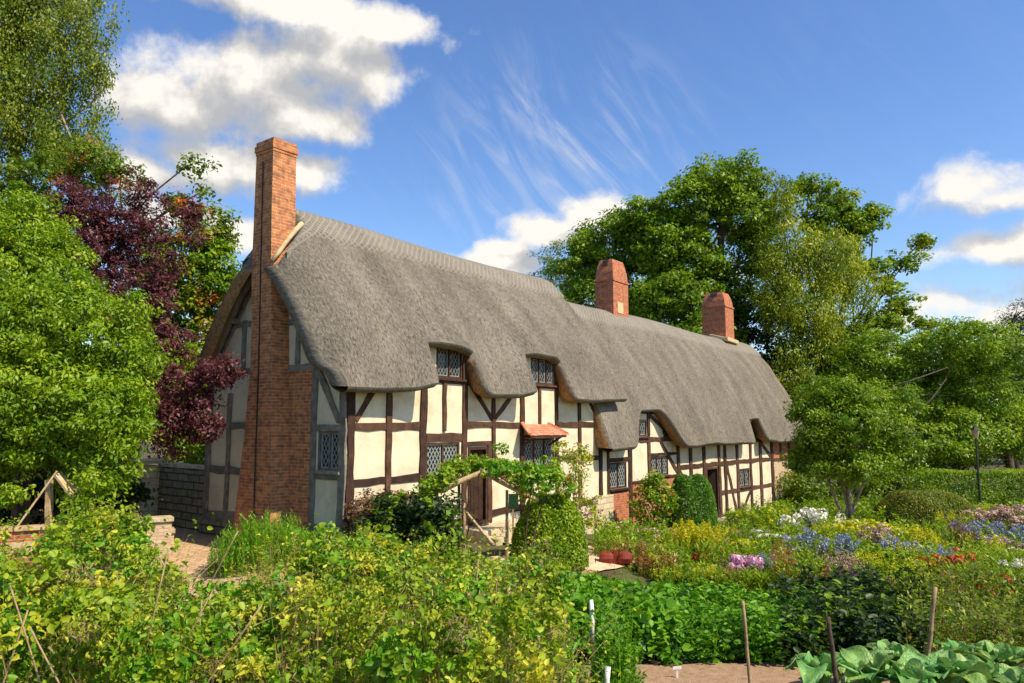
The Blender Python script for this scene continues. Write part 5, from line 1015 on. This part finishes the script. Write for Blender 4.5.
clump('sedum', 'dusty pink heads in front of the clipped mound base', 878, 528, 19.6, .35, 24, 'l_mid', .09, .4, 'l_dusty', 'flat', .09, None, 26, .045)
clump('crocosmia', 'orange-red flowers between the two yellow clumps on the right', 957, 553, 15.8, .3, 30, 'l_lime', .13, .14, 'l_red', 'flat', .07, 20, 20, .045, up=1.4)
clump('orange_lily', 'orange and yellow flowers left of the orange-red ones', 930, 556, 16.0, .28, 24, 'l_lime', .11, .2, 'l_orange', 'flat', .06, 14, 18, .045)
clump('dahlia', 'scattered red blooms at the right edge of the border', 1005, 580, 13.6, .55, 26, 'l_green', .10, .4, 'l_red', 'flat', .05, 12, 24, .04)
clump('phlox_leaves', 'tall fresh green clump at the right edge behind the red blooms', 1000, 548, 16.6, .75, 110, 'l_lime', .13, .18, None, up=1.3, ry=.45)
clump('salvia', 'dusty purple flower spikes in the centre of the right border', 858, 572, 15.0, .55, 44, 'l_mid', .07, .3, 'l_purple', 'spike', .2, None, 26, .03)
clump('teasel', 'brownish seed stems left of the dusty purple spikes', 838, 556, 15.8, .5, 60, 'l_brown', .06, .2, 'l_dusty', 'spike', .25, None, 16, .03)
clump('dark_dahlia', 'dark leaved plant below the blue globes', 800, 560, 16.0, .4, 60, 'l_dark', .12, .5, None)
clump('amaranth', 'thin rusty red stems right of the pink phlox', 782, 548, 15.4, .22, 22, 'l_rust', .06, .25, 'l_rust', 'spike', .3, None, 26, .035)
clump('sunflower', 'tall leafy light green plant in front of the clipped mound', 880, 548, 16.6, .4, 44, 'l_lime', .14, .7, None)
clump('artichoke', 'feathery grey-green plant near the right edge of the mound', 958, 520, 20.4, .3, 36, 'l_brown', .09, .25, 'l_purple', 'ball', .04, 10, 12, .03)
clump('box_column', 'narrow leafy green column with a white stake at its foot', 612, 606, 7.7, .17, 130, 'l_lush', .05, .55, None, cat='shrub', nl=42)
clump('box_column', 'shorter leafy green column left of the white-staked one', 569, 640, 7.4, .14, 80, 'l_lush', .05, .55, None, cat='shrub', nl=34)

# ---- cabbages, one object each
def cab(px, Y, r, h, label, mat='l_cabbage'):
    x = gx(px, Y); z0 = gzf(x, Y); root = empty('cabbage', (x, Y, z0), random.uniform(0, 6), label=label, cat='cabbage', group='cabbages in the right foreground bed')
    h *= 1.3; r *= 1.12; mb = MB(); nl_ = 13
    for k in range(nl_):
        an = k*2.4; tilt = .15+.80*(k/nl_)+random.uniform(-.1, .1); Ln = r*(1.25-.35*(1-k/nl_))*random.uniform(.8, 1.25)*1.1; Wd = Ln*random.uniform(.52, .7); NU, NV = 11, 14; vs = []; sag = random.uniform(.1, .5); mb = MB(); twi = random.uniform(-.5, .5)
        for i in range(NU+1):
            u = i/NU; el_ = math.pi/2-tilt*(.25+.95*u); rad = .03+Ln*u*math.cos(el_)*1.0
            z = h*.25+Ln*u*math.sin(el_)*.95-sag*Ln*max(0, u-.62)*2; w_ = Wd*math.sin(math.pi*min(1, u*.86+.10))**.7
            for j in range(NV+1):
                v = (j/NV-.5)*2; ruf = .05*Ln*math.sin(v*5+k+u*9)*(abs(v)**1.5+.2*u)+v*twi*w_*.4; off = v*w_*.5; cup = .16*w_*v*v
                cx_ = (rad-cup*.5); vs.append((math.cos(an)*cx_-math.sin(an)*off, math.sin(an)*cx_+math.cos(an)*off, z+cup+ruf))
        fs = [(i*(NV+1)+j, i*(NV+1)+j+1, (i+1)*(NV+1)+j+1, (i+1)*(NV+1)+j) for i in range(NU) for j in range(NV)]; mb.add(vs, fs); mb.build('leaf', M['cableaf'], root, smooth=True)
    mb = MB(); mb.tube([(0, 0, -.03), (0, 0, h*.3)], [.03, .025], 7); mb.build('stalk', M['cableaf'], root, smooth=True)
m, nt, b, o_ = nm('cabbage_leaf'); L = nt.links.new
tcn = N(nt, 'ShaderNodeTexCoord'); vo = N(nt, 'ShaderNodeTexVoronoi', feature='DISTANCE_TO_EDGE'); vo.inputs['Scale'].default_value = 26; nn_ = N(nt, 'ShaderNodeTexNoise'); nn_.inputs['Scale'].default_value = 6; nn_.inputs['Detail'].default_value = 5
L(tcn.outputs['Object'], vo.inputs['Vector']); L(tcn.outputs['Object'], nn_.inputs['Vector']); r = ramp(nt, [(.3, (.07, .20, .03)), (.5, (.15, .33, .06)), (.72, (.32, .50, .10))]); L(nn_.outputs[0], r.inputs[0])
rv = ramp(nt, [(.0, (1, 1, 1)), (.05, (0, 0, 0))]); L(vo.outputs[0], rv.inputs[0]); mu = N(nt, 'ShaderNodeMath', operation='MULTIPLY'); mu.inputs[1].default_value = .45; L(rv.outputs[0], mu.inputs[0])
mxx = N(nt, 'ShaderNodeMix', data_type='RGBA'); mxx.inputs[7].default_value = (.36, .52, .20, 1); L(mu.outputs[0], mxx.inputs[0]); L(r.outputs[0], mxx.inputs[6]); L(mxx.outputs[2], b.inputs['Base Color']); b.inputs['Roughness'].default_value = .5
bpn = N(nt, 'ShaderNodeBump'); bpn.inputs['Strength'].default_value = .5; bpn.inputs['Distance'].default_value = .02; L(vo.outputs[0], bpn.inputs['Height']); L(bpn.outputs[0], b.inputs['Normal'])
tr_ = N(nt, 'ShaderNodeBsdfTranslucent'); L(mxx.outputs[2], tr_.inputs[0]); ms = N(nt, 'ShaderNodeMixShader'); ms.inputs[0].default_value = .25; L(b.outputs[0], ms.inputs[1]); L(tr_.outputs[0], ms.inputs[2]); L(ms.outputs[0], o_.inputs[0]); M['cableaf'] = m
_o = N(nt, 'ShaderNodeObjectInfo'); _h = N(nt, 'ShaderNodeHueSaturation'); _r = N(nt, 'ShaderNodeMapRange'); _r.inputs[3].default_value = .47; _r.inputs[4].default_value = .53; L(_o.outputs['Random'], _r.inputs[0]); L(_r.outputs[0], _h.inputs['Hue']); L(mxx.outputs[2], _h.inputs['Color']); L(_h.outputs[0], b.inputs['Base Color']); L(_h.outputs[0], tr_.inputs[0])
for px, Y, r_, h, l_ in [(806, 8.9, .36, .66, 'leftmost cabbage beside the dark leaning stake'), (856, 8.8, .36, .66, 'cabbage just right of the dark leaning stake'), (893, 8.6, .36, .62, 'large cabbage in the front row left of the pale stake'),
                         (926, 8.8, .38, .7, 'cabbage in front of the pale stake'), (964, 8.7, .38, .68, 'cabbage right of the pale stake under the string'), (1003, 8.6, .36, .62, 'cabbage near the right edge of the picture'),
                         (878, 9.5, .32, .68, 'back row cabbage left of the pale stake'), (945, 9.6, .34, .75, 'back row cabbage right of the pale stake'), (986, 9.5, .32, .66, 'back row cabbage nearest the right edge'), (1042, 8.9, .36, .62, 'cabbage cut by the right edge of the picture'), (826, 9.5, .26, .5, 'small back row cabbage at the left end of the bed')]: cab(px, Y, r_, h, l_)
# ---- more individual clumps through the border, nearest ones shortest
KIND = {'veronica': ('l_green', .08, .25, 'l_blue', 'spike', .22, 30, .03), 'marigold': ('l_lime', .08, .35, 'l_yellow', 'flat', .06, 16, .045), 'ladys_mantle': ('l_lime', .12, .8, 'l_yellow', 'ball', .05, 14, .03),
        'heuchera': ('l_brown', .11, .8, 'l_dusty', 'spike', .14, 16, .03), 'iris_leaves': ('l_lime', .3, .09, None, None, 0, 0, 0), 'penstemon': ('l_mid', .08, .25, 'l_red', 'spike', .16, 18, .035),
        'daisy': ('l_green', .09, .3, 'l_whitef', 'flat', .055, 14, .045), 'cosmos': ('l_mid', .09, .15, 'l_pink', 'flat', .055, 14, .045), 'sorrel': ('l_green', .14, .3, 'l_rust', 'spike', .26, 26, .035), 'mullein': ('l_lime', .16, .35, 'l_yellow', 'spike', .3, 34, .04)}
spots = [('mullein', 726, 528, 20.5, .25, 12, 'yellow spires beside the wing doorway'), ('ladys_mantle', 700, 588, 15.2, .4, 40, 'frothy lime clump in front of the yellow flowered plants'), ('sorrel', 735, 574, 15.3, .3, 26, 'rusty seed spires just below the pink phlox'),
         ('iris_leaves', 760, 574, 15.1, .3, 40, 'upright sword leaves at the front of the border near the pink phlox'), ('cosmos', 655, 592, 14.9, .3, 20, 'pink daisies low in front of the rusty grass'), ('daisy', 795, 545, 18.8, .35, 24, 'white daisies left of the blue globe flowers'),
         ('mullein', 822, 528, 21.0, .35, 14, 'yellow spires in front of the multi-stemmed tree'), ('marigold', 745, 540, 19.6, .35, 30, 'yellow daisies between the wing doorway and the border'), ('veronica', 770, 556, 16.4, .25, 20, 'slim blue spires right of the pink phlox'),
         ('penstemon', 815, 572, 15.0, .35, 26, 'thin red spires above the dark vegetable leaves'), ('ladys_mantle', 905, 560, 15.6, .4, 40, 'lime green mound of leaves below the blue globes'), ('mullein', 900, 548, 17.0, .3, 14, 'yellow spires below the clipped mound'),
         ('iris_leaves', 975, 565, 15.0, .35, 46, 'sword leaves beside the orange-red flowers'), ('veronica', 935, 548, 17.4, .35, 26, 'slim blue spires left of the far right yellow flowers'), ('marigold', 985, 556, 17.0, .4, 36, 'yellow daisies left of the fresh green clump'),
         ('daisy', 1020, 560, 15.4, .3, 22, 'white daisies cut by the right edge'), ('heuchera', 960, 590, 13.8, .3, 40, 'brown leaved clump in front of the sword leaves'), ('cosmos', 1000, 538, 19.0, .4, 24, 'pink daisies below the blue flowers at the right edge'),
         ('sorrel', 880, 580, 14.8, .35, 30, 'rusty seed spires behind the pale stake'), ('iris_leaves', 850, 550, 17.6, .4, 50, 'sword leaves in the middle of the right border'), ('marigold', 905, 526, 21.5, .5, 36, 'yellow daisies hugging the left foot of the clipped mound'),
         ('daisy', 850, 520, 22.6, .5, 30, 'white daisies behind the yellow clump under the tree'), ('mullein', 950, 515, 24.0, .5, 22, 'pale yellow spires right of the clipped mound'), ('ladys_mantle', 990, 505, 27.0, .9, 60, 'lime clump at the foot of the clipped hedge'),
         ('iris_leaves', 955, 500, 29.0, .8, 70, 'tall sword leaves against the clipped hedge'), ('cosmos', 630, 540, 20.4, .5, 30, 'pink flowers at the foot of the brick wing wall'), ('daisy', 605, 545, 19.4, .3, 24, 'white flowers beside the sandy path'), ('penstemon', 700, 556, 17.8, .3, 22, 'thin red spires behind the yellow flowered plants')]
for k, px, py, Y, rx, n, lab in spots:
    q = KIND[k]; clump(k, lab, px, py, Y, rx, n, q[0], q[1], q[2], q[3], q[4] or 'ball', q[5] or .05, None, q[6] or 10, q[7] or .03, up=1.6 if k == 'iris_leaves' else .7)
for k, px, py, Y, rx, n, lab in [('iris_leaves', 790, 560, 16.8, .35, 50, 'pale upright leaves left of the dusty purple spikes'), ('mullein', 868, 556, 16.2, .3, 14, 'lone yellow spires left of the tall light green plant'), ('iris_leaves', 1015, 570, 14.6, .4, 60, 'bright upright leaves in front of the red blooms at the right edge'),
         ('mullein', 985, 540, 18.2, .4, 20, 'yellow spires right of the far right blue flowers'), ('sorrel', 945, 578, 14.6, .3, 30, 'rusty seed spires right of the pale stake'), ('ladys_mantle', 640, 566, 16.6, .4, 30, 'lime froth right of the red clay trough')]:
    q = KIND[k]; clump(k, lab, px, py, Y, rx, n, q[0], q[1], q[2], q[3], q[4] or 'ball', q[5] or .05, None, q[6] or 10, q[7] or .03, up=1.6 if k == 'iris_leaves' else .7)
lb = LB(); n = 1500; X, Y = region(n, (gx(1080, 11), gx(1085, 36)), (gx(1500, 11), gx(1300, 36)), 11, 36); H = rng.uniform(.15, .6, n); stems(lb, X, Y, H, 16, .15, 0, 0, asp=.35, spread=.2, leafup=.8); sel = rng.random(n) < .4; stems(lb, X[sel], Y[sel], H[sel]*1.2, 12, .14, 1, 1, asp=.35, spread=.2)
stuffobj(lb, 'border_foliage', 'green foliage carrying the border on past the right edge of the picture', 'flower border', [M['l_green'], M['l_lime']])
